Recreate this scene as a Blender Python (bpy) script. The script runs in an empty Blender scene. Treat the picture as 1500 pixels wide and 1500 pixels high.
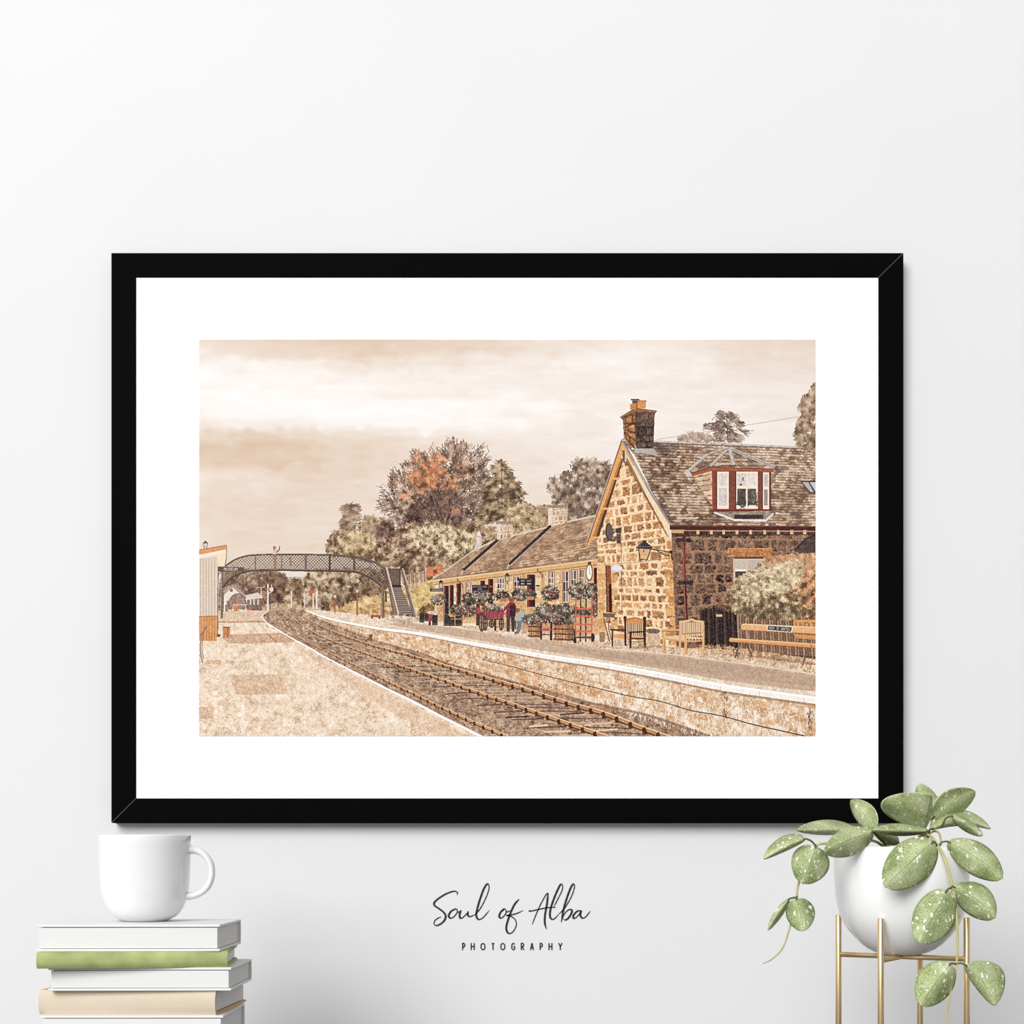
import bpy, bmesh, math, random
import numpy as np
from mathutils import Vector, Matrix, noise

# ------------------------------------------------------------------ camera, world, light, exposure
C = bpy.context.scene
COL = C.collection
EYE = 1.10            # lens height above the floor
FPX = 2130.0          # focal length in pixels of the 1500 px frame
HX, HY = 750.0, 1255.0   # where the horizontal optical axis meets the frame (shift lens)
WALL = 2.0            # distance of the wall from the lens

cam = bpy.data.cameras.new('camera'); cam_o = bpy.data.objects.new('camera', cam); COL.objects.link(cam_o)
cam_o.location = (0, 0, EYE); cam_o.rotation_euler = (math.pi / 2, 0, 0)
cam.sensor_width = 36.0; cam.lens = 36.0 * FPX / 1500.0; cam.shift_x = 0.0; cam.shift_y = (HY - 750.0) / 1500.0
cam.clip_start = .05; cam.clip_end = 50
C.camera = cam_o

w = bpy.data.worlds.new('soft_daylight'); C.world = w; w.use_nodes = True
bg = w.node_tree.nodes['Background']; bg.inputs[0].default_value = (1, 1, 1, 1); bg.inputs[1].default_value = .415

kl = bpy.data.lights.new('daylight_area_lamp', 'AREA'); kl.shape = 'RECTANGLE'; kl.size = 6.6; kl.size_y = 6.6; kl.energy = 1455  # unseen soft area lamp from the upper left, no window modelled
kl.color = (1.0, 1.0, 1.0)
key = bpy.data.objects.new('daylight_area_lamp', kl); COL.objects.link(key)
key.location = (-4.3, -7.4, EYE + 5.2)
key.rotation_euler = (Vector((0.0, WALL, EYE + .35)) - key.location).to_track_quat('-Z', 'Y').to_euler()

vs = C.view_settings
vs.view_transform = 'Standard'; vs.look = 'None'; vs.gamma = 1.0; vs.use_curve_mapping = False; vs.exposure = 0.0
C.cycles.max_bounces = 8


def P(px, py, d):
    """The point seen at a pixel of the photograph, d metres in front of the lens."""
    return Vector(((px - HX) * d / FPX, d, EYE - (py - HY) * d / FPX))


# ------------------------------------------------------------------ helpers
def srgb(r, g, b):
    f = lambda c: (c / 255 / 12.92) if c <= 10.3 else ((c / 255 + .055) / 1.055) ** 2.4
    return (f(r), f(g), f(b), 1)


def mat(name, col, rough=.5, spec=.5, metal=0.0, coat=0.0, var=0.0, scale=40, bump=0.0, bscale=200, aniso=None):
    m = bpy.data.materials.new(name); m.use_nodes = True; nt = m.node_tree; b = nt.nodes['Principled BSDF']
    b.inputs['Base Color'].default_value = col; b.inputs['Roughness'].default_value = rough; b.inputs['Metallic'].default_value = metal
    b.inputs['Specular IOR Level'].default_value = spec; b.inputs['Coat Weight'].default_value = coat
    tc = nt.nodes.new('ShaderNodeTexCoord')
    if var:
        n = nt.nodes.new('ShaderNodeTexNoise'); n.inputs['Scale'].default_value = scale; n.inputs['Detail'].default_value = 5
        if aniso:
            mp = nt.nodes.new('ShaderNodeMapping'); mp.inputs['Scale'].default_value = aniso
            nt.links.new(tc.outputs['Object'], mp.inputs[0]); nt.links.new(mp.outputs[0], n.inputs['Vector'])
        else: nt.links.new(tc.outputs['Object'], n.inputs['Vector'])
        r = nt.nodes.new('ShaderNodeValToRGB'); lo = [max(0, c * (1 - var)) for c in col[:3]] + [1]; hi = [min(1, c * (1 + var)) for c in col[:3]] + [1]
        r.color_ramp.elements[0].position = .3; r.color_ramp.elements[1].position = .7
        r.color_ramp.elements[0].color = lo; r.color_ramp.elements[1].color = hi
        nt.links.new(n.outputs['Fac'], r.inputs[0]); nt.links.new(r.outputs[0], b.inputs['Base Color'])
    if bump:
        n2 = nt.nodes.new('ShaderNodeTexNoise'); n2.inputs['Scale'].default_value = bscale; n2.inputs['Detail'].default_value = 4
        nt.links.new(tc.outputs['Object'], n2.inputs['Vector'])
        bp = nt.nodes.new('ShaderNodeBump'); bp.inputs['Strength'].default_value = bump; bp.inputs['Distance'].default_value = .001
        nt.links.new(n2.outputs['Fac'], bp.inputs['Height']); nt.links.new(bp.outputs[0], b.inputs['Normal'])
    return m


def link(name, bm, m, parent=None, smooth=False):
    me = bpy.data.meshes.new(name); bm.normal_update(); bm.to_mesh(me); bm.free()
    if m: me.materials.append(m)
    if smooth:
        for p in me.polygons: p.use_smooth = True
    o = bpy.data.objects.new(name, me); COL.objects.link(o)
    if parent: o.parent = parent
    return o


def thing(name, label, cat, loc, rz=0.0, group=None):
    o = bpy.data.objects.new(name, None); COL.objects.link(o); o.empty_display_size = .05
    o.location = loc; o.rotation_euler = (0, 0, rz); o['label'] = label; o['category'] = cat
    if group: o['group'] = group
    return o


def box(bm, x0, x1, y0, y1, z0, z1, bev=0.0, seg=2):
    vs_ = [bm.verts.new((x, y, z)) for x in (x0, x1) for y in (y0, y1) for z in (z0, z1)]
    fs = [(0, 1, 3, 2), (4, 6, 7, 5), (0, 4, 5, 1), (2, 3, 7, 6), (0, 2, 6, 4), (1, 5, 7, 3)]
    faces = [bm.faces.new([vs_[i] for i in f]) for f in fs]
    if bev:
        es = {e for f in faces for e in f.edges}
        bmesh.ops.bevel(bm, geom=list(es), offset=bev, segments=seg, affect='EDGES', profile=.5)


def prism(bm, poly, y0, y1, axis='y'):
    """Extrude an outline given in (x, z) from y0 to y1 (or in (y, z) along x)."""
    mk = (lambda a, b, c: (a, c, b)) if axis == 'y' else (lambda a, b, c: (c, a, b))
    A = [bm.verts.new(mk(a, b, y0)) for a, b in poly]; B = [bm.verts.new(mk(a, b, y1)) for a, b in poly]
    n = len(poly); bm.faces.new(A[::-1]); bm.faces.new(B)
    for i in range(n): bm.faces.new([A[i], A[(i + 1) % n], B[(i + 1) % n], B[i]])
    bmesh.ops.recalc_face_normals(bm, faces=bm.faces[:])


def lathe(bm, prof, seg=96, close=False):
    rings = []
    for r, z in prof:
        if r < 1e-6: rings.append([bm.verts.new((0, 0, z))])
        else: rings.append([bm.verts.new((r * math.cos(2 * math.pi * i / seg), r * math.sin(2 * math.pi * i / seg), z)) for i in range(seg)])
    for a, b in zip(rings, rings[1:]):
        for i in range(seg):
            j = (i + 1) % seg
            q = [a[i % len(a)], a[j % len(a)], b[j % len(b)], b[i % len(b)]]
            q2 = []
            for v in q:
                if v not in q2: q2.append(v)
            if len(q2) > 2: bm.faces.new(q2)
    bmesh.ops.recalc_face_normals(bm, faces=bm.faces[:])


def smooth_pts(pts, k=6):
    p = [Vector(q) for q in pts]
    if len(p) < 3: return p
    e = [2 * p[0] - p[1]] + p + [2 * p[-1] - p[-2]]; out = []
    for i in range(len(p) - 1):
        a, b, c, d = e[i:i + 4]
        for j in range(k):
            t = j / k
            out.append(.5 * (2 * b + (c - a) * t + (2 * a - 5 * b + 4 * c - d) * t * t + (3 * b - a - 3 * c + d) * t ** 3))
    out.append(p[-1]); return out


def tube(bm, pts, rad, seg=10, flat=1.0):
    """A round (or flattened) tube along points; rad is one radius or one per given point."""
    n = len(pts); rs = rad if hasattr(rad, '__len__') else [rad] * n
    if len(rs) != n: rs = [float(np.interp(i / (n - 1), np.linspace(0, 1, len(rs)), rs)) for i in range(n)]
    up = None; rings = []
    for i, p in enumerate(pts):
        t = (pts[min(i + 1, n - 1)] - pts[max(i - 1, 0)]).normalized()
        if up is None:
            up = Vector((0, 1, 0)) if abs(t.y) < .9 else Vector((1, 0, 0))
        up = (up - t * up.dot(t)).normalized(); sd = t.cross(up)
        rings.append([bm.verts.new(p + (up * math.cos(a) * flat + sd * math.sin(a)) * rs[i]) for a in [2 * math.pi * k / seg for k in range(seg)]])
    for a, b in zip(rings, rings[1:]):
        for k in range(seg): bm.faces.new([a[k], a[(k + 1) % seg], b[(k + 1) % seg], b[k]])
    bm.faces.new(rings[0][::-1]); bm.faces.new(rings[-1])
    bmesh.ops.recalc_face_normals(bm, faces=bm.faces[:])


PRINT_GAIN = .885
# ---------------------------------------------------------------- the flat printed picture, drawn procedurally
PX0, PY0, PX1, PY1, PS = 291.5, 497.5, 1194.5, 1078.5, 2
PW, PH = int((PX1 - PX0) * PS), int((PY1 - PY0) * PS)


def draw_print():
    """Draw the sepia railway-station picture of the print into an array (rows from the top, 0..255)."""
    rs = np.random.RandomState(7)
    cv = np.zeros((PH, PW, 3), np.float32)

    def up(a, h, w):
        ys = np.linspace(0, a.shape[0] - 1.001, h); xs = np.linspace(0, a.shape[1] - 1.001, w)
        yi = ys.astype(int); xi = xs.astype(int); fy = (ys - yi)[:, None]; fx = (xs - xi)[None]
        fy = fy * fy * (3 - 2 * fy); fx = fx * fx * (3 - 2 * fx)
        A = a[yi][:, xi]; B = a[yi][:, xi + 1]; Cc = a[yi + 1][:, xi]; D = a[yi + 1][:, xi + 1]
        return (A * (1 - fx) + B * fx) * (1 - fy) + (Cc * (1 - fx) + D * fx) * fy

    def nz(sx, sy=None, octs=1):
        sy = sy or sx
        out = np.zeros((PH, PW), np.float32); amp = 1.0
        for o in range(octs):
            gx = max(3, int(PW / PS / sx) + 2); gy = max(3, int(PH / PS / sy) + 2)
            out += amp * up(rs.randn(gy, gx), PH, PW); amp *= .55; sx /= 2; sy /= 2
        return (out / out.std()).astype(np.float32)

    N1 = nz(.8); N2 = nz(1.7); N3 = nz(4.0); N6 = nz(8.0); N20 = nz(24.0, octs=2); NH = nz(5.0, 1.2)
    G3 = np.roll(N3, 171, 1) * .8 + np.roll(N6, 93, 0) * .7
    GX, GY = np.meshgrid(PX0 + (np.arange(PW) + .5) / PS, PY0 + (np.arange(PH) + .5) / PS)
    GX = GX.astype(np.float32); GY = GY.astype(np.float32)
    A3 = lambda c: np.array(c, np.float32)

    def bbox(pts, pad=1):
        p = np.asarray(pts, float)
        x0 = int(max(0, np.floor((p[:, 0].min() - PX0) * PS) - pad)); x1 = int(min(PW, np.ceil((p[:, 0].max() - PX0) * PS) + pad))
        y0 = int(max(0, np.floor((p[:, 1].min() - PY0) * PS) - pad)); y1 = int(min(PH, np.ceil((p[:, 1].max() - PY0) * PS) + pad))
        return x0, max(x0, x1), y0, max(y0, y1)

    def mask(pts):
        x0, x1, y0, y1 = bbox(pts)
        X = GX[y0:y1, x0:x1]; Y = GY[y0:y1, x0:x1]
        m = np.zeros(X.shape, bool); n = len(pts)
        for i in range(n):
            ax, ay = pts[i]; bx, by = pts[(i + 1) % n]
            if ay == by: continue
            lo, hi = min(ay, by), max(ay, by)
            m ^= ((Y >= lo) & (Y < hi)) & (X < ax + (Y - ay) * (bx - ax) / (by - ay))
        return (slice(y0, y1), slice(x0, x1)), m

    def fill(pts, col, g=(0, 0, 0), a=1.0, extra=None):
        sl, m = mask(pts)
        if not m.any(): return
        c = A3(col)[None, None] + (g[0] * N1[sl] + g[1] * N2[sl] + g[2] * N3[sl])[..., None]
        if extra is not None: c = c + extra(GX[sl], GY[sl])
        v = cv[sl]; v[m] = (v * (1 - a) + c * a)[m]

    def spline(pts, k=6):
        p = np.array(pts, float)
        if len(p) < 3: return p
        q = np.vstack([2 * p[0] - p[1], p, 2 * p[-1] - p[-2]]); out = []
        for i in range(len(p) - 1):
            a, b, c, d = q[i:i + 4]
            for t in np.arange(k) / k:
                out.append(.5 * (2 * b + (c - a) * t + (2 * a - 5 * b + 4 * c - d) * t * t + (3 * b - a - 3 * c + d) * t ** 3))
        out.append(p[-1])
        return np.array(out)

    def line(pts, w, col, smooth=False, a=1.0, g=(0, 0, 0)):
        p = spline(pts) if smooth else np.array(pts, float)
        ws = np.interp(np.linspace(0, 1, len(p)), np.linspace(0, 1, len(w)), w) if hasattr(w, '__len__') else np.full(len(p), float(w))
        d = np.gradient(p, axis=0) if len(p) > 2 else np.repeat((p[1] - p[0])[None], 2, 0)
        d /= np.linalg.norm(d, axis=1)[:, None] + 1e-9
        nrm = np.stack([-d[:, 1], d[:, 0]], 1) * ws[:, None] / 2
        for i in range(len(p) - 1):
            fill([p[i] + nrm[i], p[i + 1] + nrm[i + 1], p[i + 1] - nrm[i + 1], p[i] - nrm[i]], col, g, a)

    def ell(cx, cy, rx, ry, col, g=(0, 0, 0), rot=0, a=1.0):
        t = np.linspace(0, 2 * np.pi, 22)[:-1]
        x = rx * np.cos(t); y = ry * np.sin(t); c, s = np.cos(rot), np.sin(rot)
        fill(list(zip(cx + c * x - s * y, cy + s * x + c * y)), col, g, a)

    def rect(x0, y0, x1, y1, col, g=(0, 0, 0), a=1.0): fill([(x0, y0), (x1, y0), (x1, y1), (x0, y1)], col, g, a)

    def strokes(x, y, ang, ln, wd, col):
        k = np.linspace(0, 1, 7)
        n = len(x); xs = x[:, None] + np.cos(ang)[:, None] * ln[:, None] * k; ys = y[:, None] + np.sin(ang)[:, None] * ln[:, None] * k
        order = [(0, 0)] + ([(1, 0), (0, 1), (1, 1)] if wd > .6 else []) + ([(-1, 0), (0, -1), (2, 0), (0, 2)] if wd > 1.2 else [])
        for ox, oy in order:
            xi = ((xs - PX0) * PS).astype(int) + ox; yi = ((ys - PY0) * PS).astype(int) + oy
            ok = (xi >= 0) & (xi < PW) & (yi >= 0) & (yi < PH)
            cc = np.repeat(col[:, None, :], len(k), 1)
            cv[yi[ok], xi[ok]] = cc[ok]

    def at(N, x, y):
        return N[np.clip(((y - PY0) * PS).astype(int), 0, PH - 1), np.clip(((x - PX0) * PS).astype(int), 0, PW - 1)]

    def ramp(t, cols):
        t = np.clip(t, 0, 1) * (len(cols) - 1); i = np.minimum(t.astype(int), len(cols) - 2); f = (t - i)[:, None]
        c = np.array(cols, np.float32)
        return c[i] * (1 - f) + c[i + 1] * f

    def foliage(outl, n, cols, ln=3.0, wd=1.0, mode='rand', ctr=None, fuzz=2.0, base=None, light=.25, ba=.8, tint=None, smooth=True, clump=.22, gap=None):
        o = spline(list(outl) + [outl[0]], 4) if smooth else np.array(outl, float)
        o = [tuple(q) for q in o]
        if base is not None:
            sl, m = mask(o)
            m &= (N3[sl] * .6 + N2[sl] * .5 + N6[sl] * .4) < ba
            cv[sl][m] = (A3(base)[None, None] + 9 * N2[sl][..., None])[m]
        p = np.array(o); x0, y0 = p.min(0); x1, y1 = p.max(0)
        sl, m = mask(o)
        x = rs.uniform(x0, x1, n * 2); y = rs.uniform(y0, y1, n * 2)
        xi = ((x - PX0) * PS).astype(int) - sl[1].start; yi = ((y - PY0) * PS).astype(int) - sl[0].start
        ok = (xi >= 0) & (yi >= 0) & (xi < m.shape[1]) & (yi < m.shape[0]); ok[ok] = m[yi[ok], xi[ok]]
        if gap is not None: ok &= (at(G3, x, y) + .6 * at(N2, x, y)) < gap
        x = x[ok][:n]; y = y[ok][:n]; n = len(x)
        cx, cy = ctr or ((x0 + x1) / 2, (y0 + y1) / 2 + (y1 - y0) * .2)
        if mode == 'radial': ang = np.arctan2(y - cy, x - cx) + rs.randn(n) * .55
        elif mode == 'up': ang = -np.pi / 2 + rs.randn(n) * .7
        elif mode == 'fir': ang = np.where(x > cx, .35, np.pi - .35) + rs.randn(n) * .35
        elif mode == 'droop': ang = np.pi / 2 + rs.randn(n) * .4
        else: ang = rs.uniform(0, 6.28, n)
        x = x + rs.randn(n) * fuzz * .5; y = y + rs.randn(n) * fuzz * .5
        t = .45 + clump * at(N3, x, y) + .1 * at(N6, x, y) + .17 * rs.randn(n) + light * ((cx - x) / (x1 - x0) * .5 + (cy - y) / (y1 - y0) * .7)
        c = ramp(t, cols)
        if tint is not None:
            tc, tx, ty, tr = tint
            wgt = np.clip(1.15 - np.hypot((x - tx) / tr[0], (y - ty) / tr[1]) + .3 * at(N6, x, y) + .3 * rs.randn(n), 0, .66)[:, None]
            c = c * (1 - wgt) + A3(tc)[None] * (t * .7 + .55)[:, None] * wgt
        sh = rs.permutation(n)
        strokes(x[sh], y[sh], ang[sh], (ln * rs.uniform(.5, 1.4, n)), wd, c[sh])

    def homog(q):
        M = []; r = []
        for (x, y), (u, v) in zip(q, [(0, 0), (1, 0), (1, 1), (0, 1)]):
            M += [[x, y, 1, 0, 0, 0, -u * x, -u * y], [0, 0, 0, x, y, 1, -v * x, -v * y]]; r += [u, v]
        return np.append(np.linalg.solve(np.array(M), np.array(r)), 1).reshape(3, 3)

    def quadtex(q, fn, clip=None):
        h = homog(q); sl, m = mask(clip or q)
        X = GX[sl]; Y = GY[sl]; w = h[2, 0] * X + h[2, 1] * Y + h[2, 2]
        u = (h[0, 0] * X + h[0, 1] * Y + h[0, 2]) / w; v = (h[1, 0] * X + h[1, 1] * Y + h[1, 2]) / w
        c = fn(u, v, sl); cv[sl][m] = c[m]

    def stone(rows, per, stones, mortar, joint=.11, jit=.35, seed=1, rough=26, gl=0.0, soft=.05):
        r2 = np.random.RandomState(seed)
        hb = np.concatenate([[0], np.cumsum(r2.uniform(.6, 1.3, rows))]); hb /= hb[-1]
        cb = []
        for _ in range(rows):
            e = np.concatenate([[0], np.cumsum(r2.uniform(.45, 1.6, per))]); cb.append(e / e[-1])
        tone = r2.rand(rows, per); hue = r2.rand(rows, per); sm = r2.rand(rows, per)
        S0 = np.array(stones, np.float32)

        def fn(u, v, sl):
            du = (N3[sl] * .5 + N2[sl] * .35) * jit / per * .13; dv = (N3[sl][::-1] * .4 + N2[sl] * .35) * jit / rows * .16
            uu = np.clip(u + du, 0, .9999); vv = np.clip(v + dv, 0, .9999)
            ri = np.clip(np.searchsorted(hb, vv, side='right') - 1, 0, rows - 1)
            out = np.zeros(u.shape + (3,), np.float32)
            for r in range(rows):
                m = ri == r
                if not m.any(): continue
                e = cb[r]; x = uu[m]; ci = np.clip(np.searchsorted(e, x, side='right') - 1, 0, per - 1)
                hh = hb[r + 1] - hb[r]
                dv_ = np.minimum(vv[m] - hb[r], hb[r + 1] - vv[m]) * rows
                du_ = np.minimum(x - e[ci], e[ci + 1] - x) * per
                jj = joint * (1 + .9 * (sm[r, ci] > .7))
                k = np.clip((np.minimum(dv_, du_) - jj) / soft, 0, 1)[:, None]
                k0 = tone[r, ci] * (len(S0) - 1); i0 = np.minimum(k0.astype(int), len(S0) - 2); f = (k0 - i0)[:, None]
                c = S0[i0] * (1 - f) + S0[i0 + 1] * f
                c = c + (rough * .55 * N2[sl][m] + rough * .5 * N1[sl][m] + rough * .3 * N3[sl][m])[:, None]
                # undersides and right edges of each stone read darker: relief of the printed picture
                c = c - 34 * np.clip(1 - (hb[r + 1] - vv[m]) * rows / .34, 0, 1)[:, None] * .6
                mo = A3(mortar)[None] + (7 * N1[sl][m] + 8 * N2[sl][m])[:, None]
                out[m] = mo * (1 - k) + c * k
            return out
        return fn

    def slates(rows, per, cols, gap, seed=2, rough=14, off=.0, lum=None):
        r2 = np.random.RandomState(seed); tone = r2.rand(rows + 2, per + 4); S0 = np.array(cols, np.float32)

        def fn(u, v, sl):
            vv = v * rows + .05 * N3[sl] + .04 * N2[sl]; r = np.clip(vv.astype(int), 0, rows + 1); fv = vv - r
            uu = np.clip(u, 0, 1) * per + .5 * (r % 2) + .15 * N2[sl]; ci = np.clip(uu.astype(int), 0, per + 3); fu = uu - ci
            k0 = np.clip(tone[r, ci] + .18 * N6[sl] + .22 * N20[sl] * .6, 0, .999) * (len(S0) - 1); i0 = k0.astype(int); f = (k0 - i0)[..., None]
            c = S0[i0] * (1 - f) + S0[np.minimum(i0 + 1, len(S0) - 1)] * f
            c = c + (rough * N1[sl] * .8 + rough * .8 * N2[sl])[..., None]
            e = np.clip((fv - .66) / .2, 0, 1) * .85 + np.clip((.12 - fu) / .08, 0, 1) * .4
            e = np.clip(e * (1 + .35 * N3[sl]), 0, 1)[..., None]
            c = c * (1 - e) + A3(gap)[None, None] * e
            if lum is not None: c = c + lum(u, v)[..., None]
            return c
        return fn

    FONT = dict(A='0e11111f111111', B='1e11111e11111e', D='1e11111111111e', E='1f10101e10101f', F='1f10101e101010', G='0e11101713110f',
                I='0e04040404040e', L='1010101010101f', M='111b1515111111', N='11191513111111', O='0e11111111110e', R='1e11111e141211',
                S='0f10100e01011e', T='1f040404040404', U='1111111111110e', W='1111111515150a', Y='11110a04040404', V='11111111110a04')

    def text(st, x0, y0, w, h, col, slope=0.0, slant=0.0):
        n = len(st); cw = w / (n * 6 - 1)
        bm = np.zeros((7, n * 6), np.float32)
        for i, ch in enumerate(st):
            for r in range(7 if ch in FONT else 0):
                bits = int(FONT[ch][2 * r:2 * r + 2], 16)
                for k in range(5): bm[r, i * 6 + k] = bits >> (4 - k) & 1
        q = [(x0 - 2, y0 - 2 + min(0, slope * w)), (x0 + w + 2, y0 - 2 + min(0, slope * w)), (x0 + w + 2, y0 + h + 2 + max(0, slope * w)), (x0 - 2, y0 + h + 2 + max(0, slope * w))]
        sl, m = mask(q); cov = np.zeros(m.shape, np.float32)
        for ox in (-.375, -.125, .125, .375):
            for oy in (-.375, -.125, .125, .375):
                X = GX[sl] + ox / PS - x0; Y = GY[sl] + oy / PS - y0 - slope * X
                X = X - slant * (h - Y)
                c = np.floor(X / cw).astype(int); r = np.floor(Y / h * 7).astype(int)
                ok = (c >= 0) & (c < n * 6) & (r >= 0) & (r < 7)
                cov += np.where(ok, bm[np.clip(r, 0, 6), np.clip(c, 0, n * 6 - 1)], 0) / 16
        cv[sl] = cv[sl] * (1 - cov[..., None]) + A3(col) * cov[..., None]

    # ------------------------------------------------------------ sky
    gx = [291, 370, 450, 530, 610, 690, 770, 850, 930, 1010, 1090, 1195]
    gy = [497, 512, 530, 550, 575, 600, 618, 632, 648, 668, 690, 720, 760, 840]
    L = [[50, 40, 34, 24, 30, 34, 46, 62, 66, 58, 42, 34],
         [74, 46, 38, 30, 30, 34, 50, 66, 72, 64, 46, 38],
         [88, 80, 72, 56, 56, 56, 64, 76, 82, 72, 56, 48],
         [90, 88, 84, 80, 76, 78, 72, 78, 80, 74, 64, 56],
         [90, 92, 92, 88, 80, 76, 80, 76, 76, 76, 70, 64],
         [84, 86, 92, 94, 92, 90, 78, 76, 76, 76, 74, 70],
         [66, 70, 80, 84, 86, 86, 80, 74, 78, 74, 74, 72],
         [42, 30, 44, 58, 66, 72, 74, 70, 78, 74, 74, 74],
         [22, 16, 26, 40, 50, 58, 66, 70, 76, 74, 74, 74],
         [26, 18, 24, 34, 48, 54, 60, 68, 74, 74, 72, 74],
         [56, 48, 38, 38, 46, 50, 56, 64, 70, 72, 72, 72],
         [40, 42, 44, 44, 46, 50, 54, 60, 64, 66, 66, 66],
         [42, 42, 44, 46, 48, 50, 52, 56, 60, 60, 60, 60],
         [40, 42, 42, 42, 44, 46, 50, 54, 56, 56, 56, 56]]
    L = np.array(L, np.float32) / 100
    wob = N20 * 3 + N6 * .8
    Yw = np.clip(GY + wob + .02 * (GX - 700), 497, 840); Xw = np.clip(GX + N20 * 14, 291, 1195)
    fy = np.interp(Yw, gy, np.arange(len(gy))); fx = np.interp(Xw, gx, np.arange(len(gx)))
    yi = np.minimum(fy.astype(int), len(gy) - 2); xi = np.minimum(fx.astype(int), len(gx) - 2); fy -= yi; fx -= xi
    fy = fy * fy * (3 - 2 * fy); fx = fx * fx * (3 - 2 * fx)
    T = (L[yi, xi] * (1 - fx) + L[yi, xi + 1] * fx) * (1 - fy) + (L[yi + 1, xi] * (1 - fx) + L[yi + 1, xi + 1] * fx) * fy
    wisp = nz(60, 14, 4); wisp2 = nz(26, 7, 3)
    T = .5 + (T - .52) * 1.12 + .035 * wisp + .022 * wisp2 + .006 * N1
    T = np.clip(T, 0, 1)[..., None]
    c0, c1, c2 = A3((208, 181, 151)), A3((228, 213, 196)), A3((247, 243, 238))
    cv[:] = np.where(T < .5, c0 + (c1 - c0) * T * 2, c1 + (c2 - c1) * (T - .5) * 2)

    # ------------------------------------------------------------ far trees and bushes
    BEI = [(64, 49, 36), (118, 94, 70), (172, 145, 111), (216, 194, 158)]
    PAL = [(76, 60, 42), (140, 114, 80), (192, 166, 124), (226, 206, 166)]
    BRN = [(52, 40, 33), (98, 76, 60), (150, 122, 98), (200, 176, 150)]
    # pale hills and sky seen under the bridge
    fill([(405, 836), (460, 836), (460, 860), (405, 860)], (226, 213, 197))
    fill(spline([(400, 852), (420, 846), (440, 845), (462, 850), (462, 862), (400, 862)]).tolist(), (190, 176, 160), (2, 3, 0))
    # left trees under the bridge
    foliage([(326, 836), (360, 834), (405, 838), (420, 846), (424, 868), (418, 892), (326, 897), (322, 860)], 3400, [(66, 50, 40), (118, 94, 74), (160, 134, 106), (200, 176, 146)], 2.2, 1, 'rand', base=(112, 90, 70), ba=9, light=.1)
    foliage([(385, 842), (402, 838), (416, 846), (422, 866), (420, 892), (395, 892), (390, 865)], 1500, [(62, 46, 36), (92, 70, 54), (120, 94, 72), (150, 124, 98)], 2.4, 1, 'up', base=(84, 64, 50), ba=9)
    foliage([(420, 850), (434, 848), (446, 858), (452, 892), (418, 893)], 1300, BEI, 2.2, 1, base=(120, 98, 72), ba=9)
    foliage([(446, 850), (456, 838), (480, 834), (560, 836), (566, 870), (530, 874), (505, 886), (485, 897), (450, 895)], 6500, BEI, 2.6, 1, base=(122, 100, 74), ba=9, light=.35, clump=.3)
    # scots pine and its neighbours at the left of the wood
    foliage([(500, 742), (514, 739), (528, 741), (527, 750), (534, 756), (531, 764), (540, 775), (520, 788), (500, 782), (504, 770), (499, 764), (506, 756)], 1900, [(70, 54, 42), (112, 90, 70), (156, 130, 104), (196, 170, 142)], 4, .9, 'fir', ctr=(519, 770), fuzz=2.5, base=(120, 98, 78), ba=-.3, gap=.35)
    line([(519, 748), (522, 785)], 1.0, (150, 122, 100))
    foliage([(534, 758), (546, 756), (552, 764), (562, 760), (572, 776), (566, 812), (536, 812), (528, 786)], 2000, [(72, 56, 42), (120, 98, 72), (168, 142, 108), (208, 184, 148)], 3.2, 1, 'up', base=(112, 90, 68), ba=2)
    foliage([(480, 796), (486, 784), (500, 778), (514, 786), (508, 812), (480, 813)], 1200, BEI, 3, 1, 'up', base=(124, 100, 76), ba=2)
    foliage([(497, 792), (510, 780), (532, 779), (548, 786), (558, 800), (556, 822), (520, 818), (498, 812)], 2600, PAL, 2.4, 1, base=(176, 152, 114), ba=9, light=.3)
    foliage([(551, 782), (563, 764), (576, 770), (574, 800), (570, 812), (556, 808)], 1300, [(58, 44, 38), (96, 74, 62), (134, 108, 92), (180, 150, 130)], 3, 1, 'up', base=(92, 72, 60), ba=9)
    # copper beech with feathery edges
    beech = [(552, 739), (566, 733), (557, 713), (572, 712), (575, 692), (592, 690), (590, 678), (606, 682), (604, 661), (622, 668), (630, 657), (640, 664), (650, 652), (662, 645), (668, 656), (682, 650), (690, 664), (703, 655), (713, 666), (708, 684), (716, 700), (712, 730), (716, 760), (690, 772), (640, 776), (600, 776), (578, 766), (566, 752)]
    cols = [(60, 47, 38), (104, 83, 66), (152, 126, 102), (206, 182, 156)]
    foliage(beech, 5200, cols, 6.0, .8, 'radial', ctr=(648, 775), fuzz=4.5, light=.1, smooth=False, clump=.2, gap=.5, tint=((190, 114, 70), 632, 702, (36, 32)))
    foliage([(580, 722), (602, 694), (640, 666), (676, 674), (692, 694), (694, 750), (640, 772), (590, 768)], 6500, cols, 2.6, .8, 'rand', ctr=(648, 790), fuzz=4, light=.2, clump=.24, gap=.9, tint=((196, 112, 66), 634, 698, (38, 28)))
    foliage([(592, 752), (620, 728), (650, 718), (672, 732), (672, 762), (630, 772), (596, 768)], 1600, [(42, 34, 28), (66, 52, 44), (92, 72, 58), (124, 98, 80)], 3.2, 1, 'radial', ctr=(648, 790), fuzz=2)
    for bx in (636, 648, 662):
        line([(650, 770), (bx, 735), (bx + (bx - 648) * .6, 700)], (1.8, .8), (120, 94, 78), True)
    foliage([(664, 738), (676, 742), (674, 762), (660, 760)], 300, [(60, 46, 40), (150, 120, 100), (210, 140, 96)], 3, .9, 'up')
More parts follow.
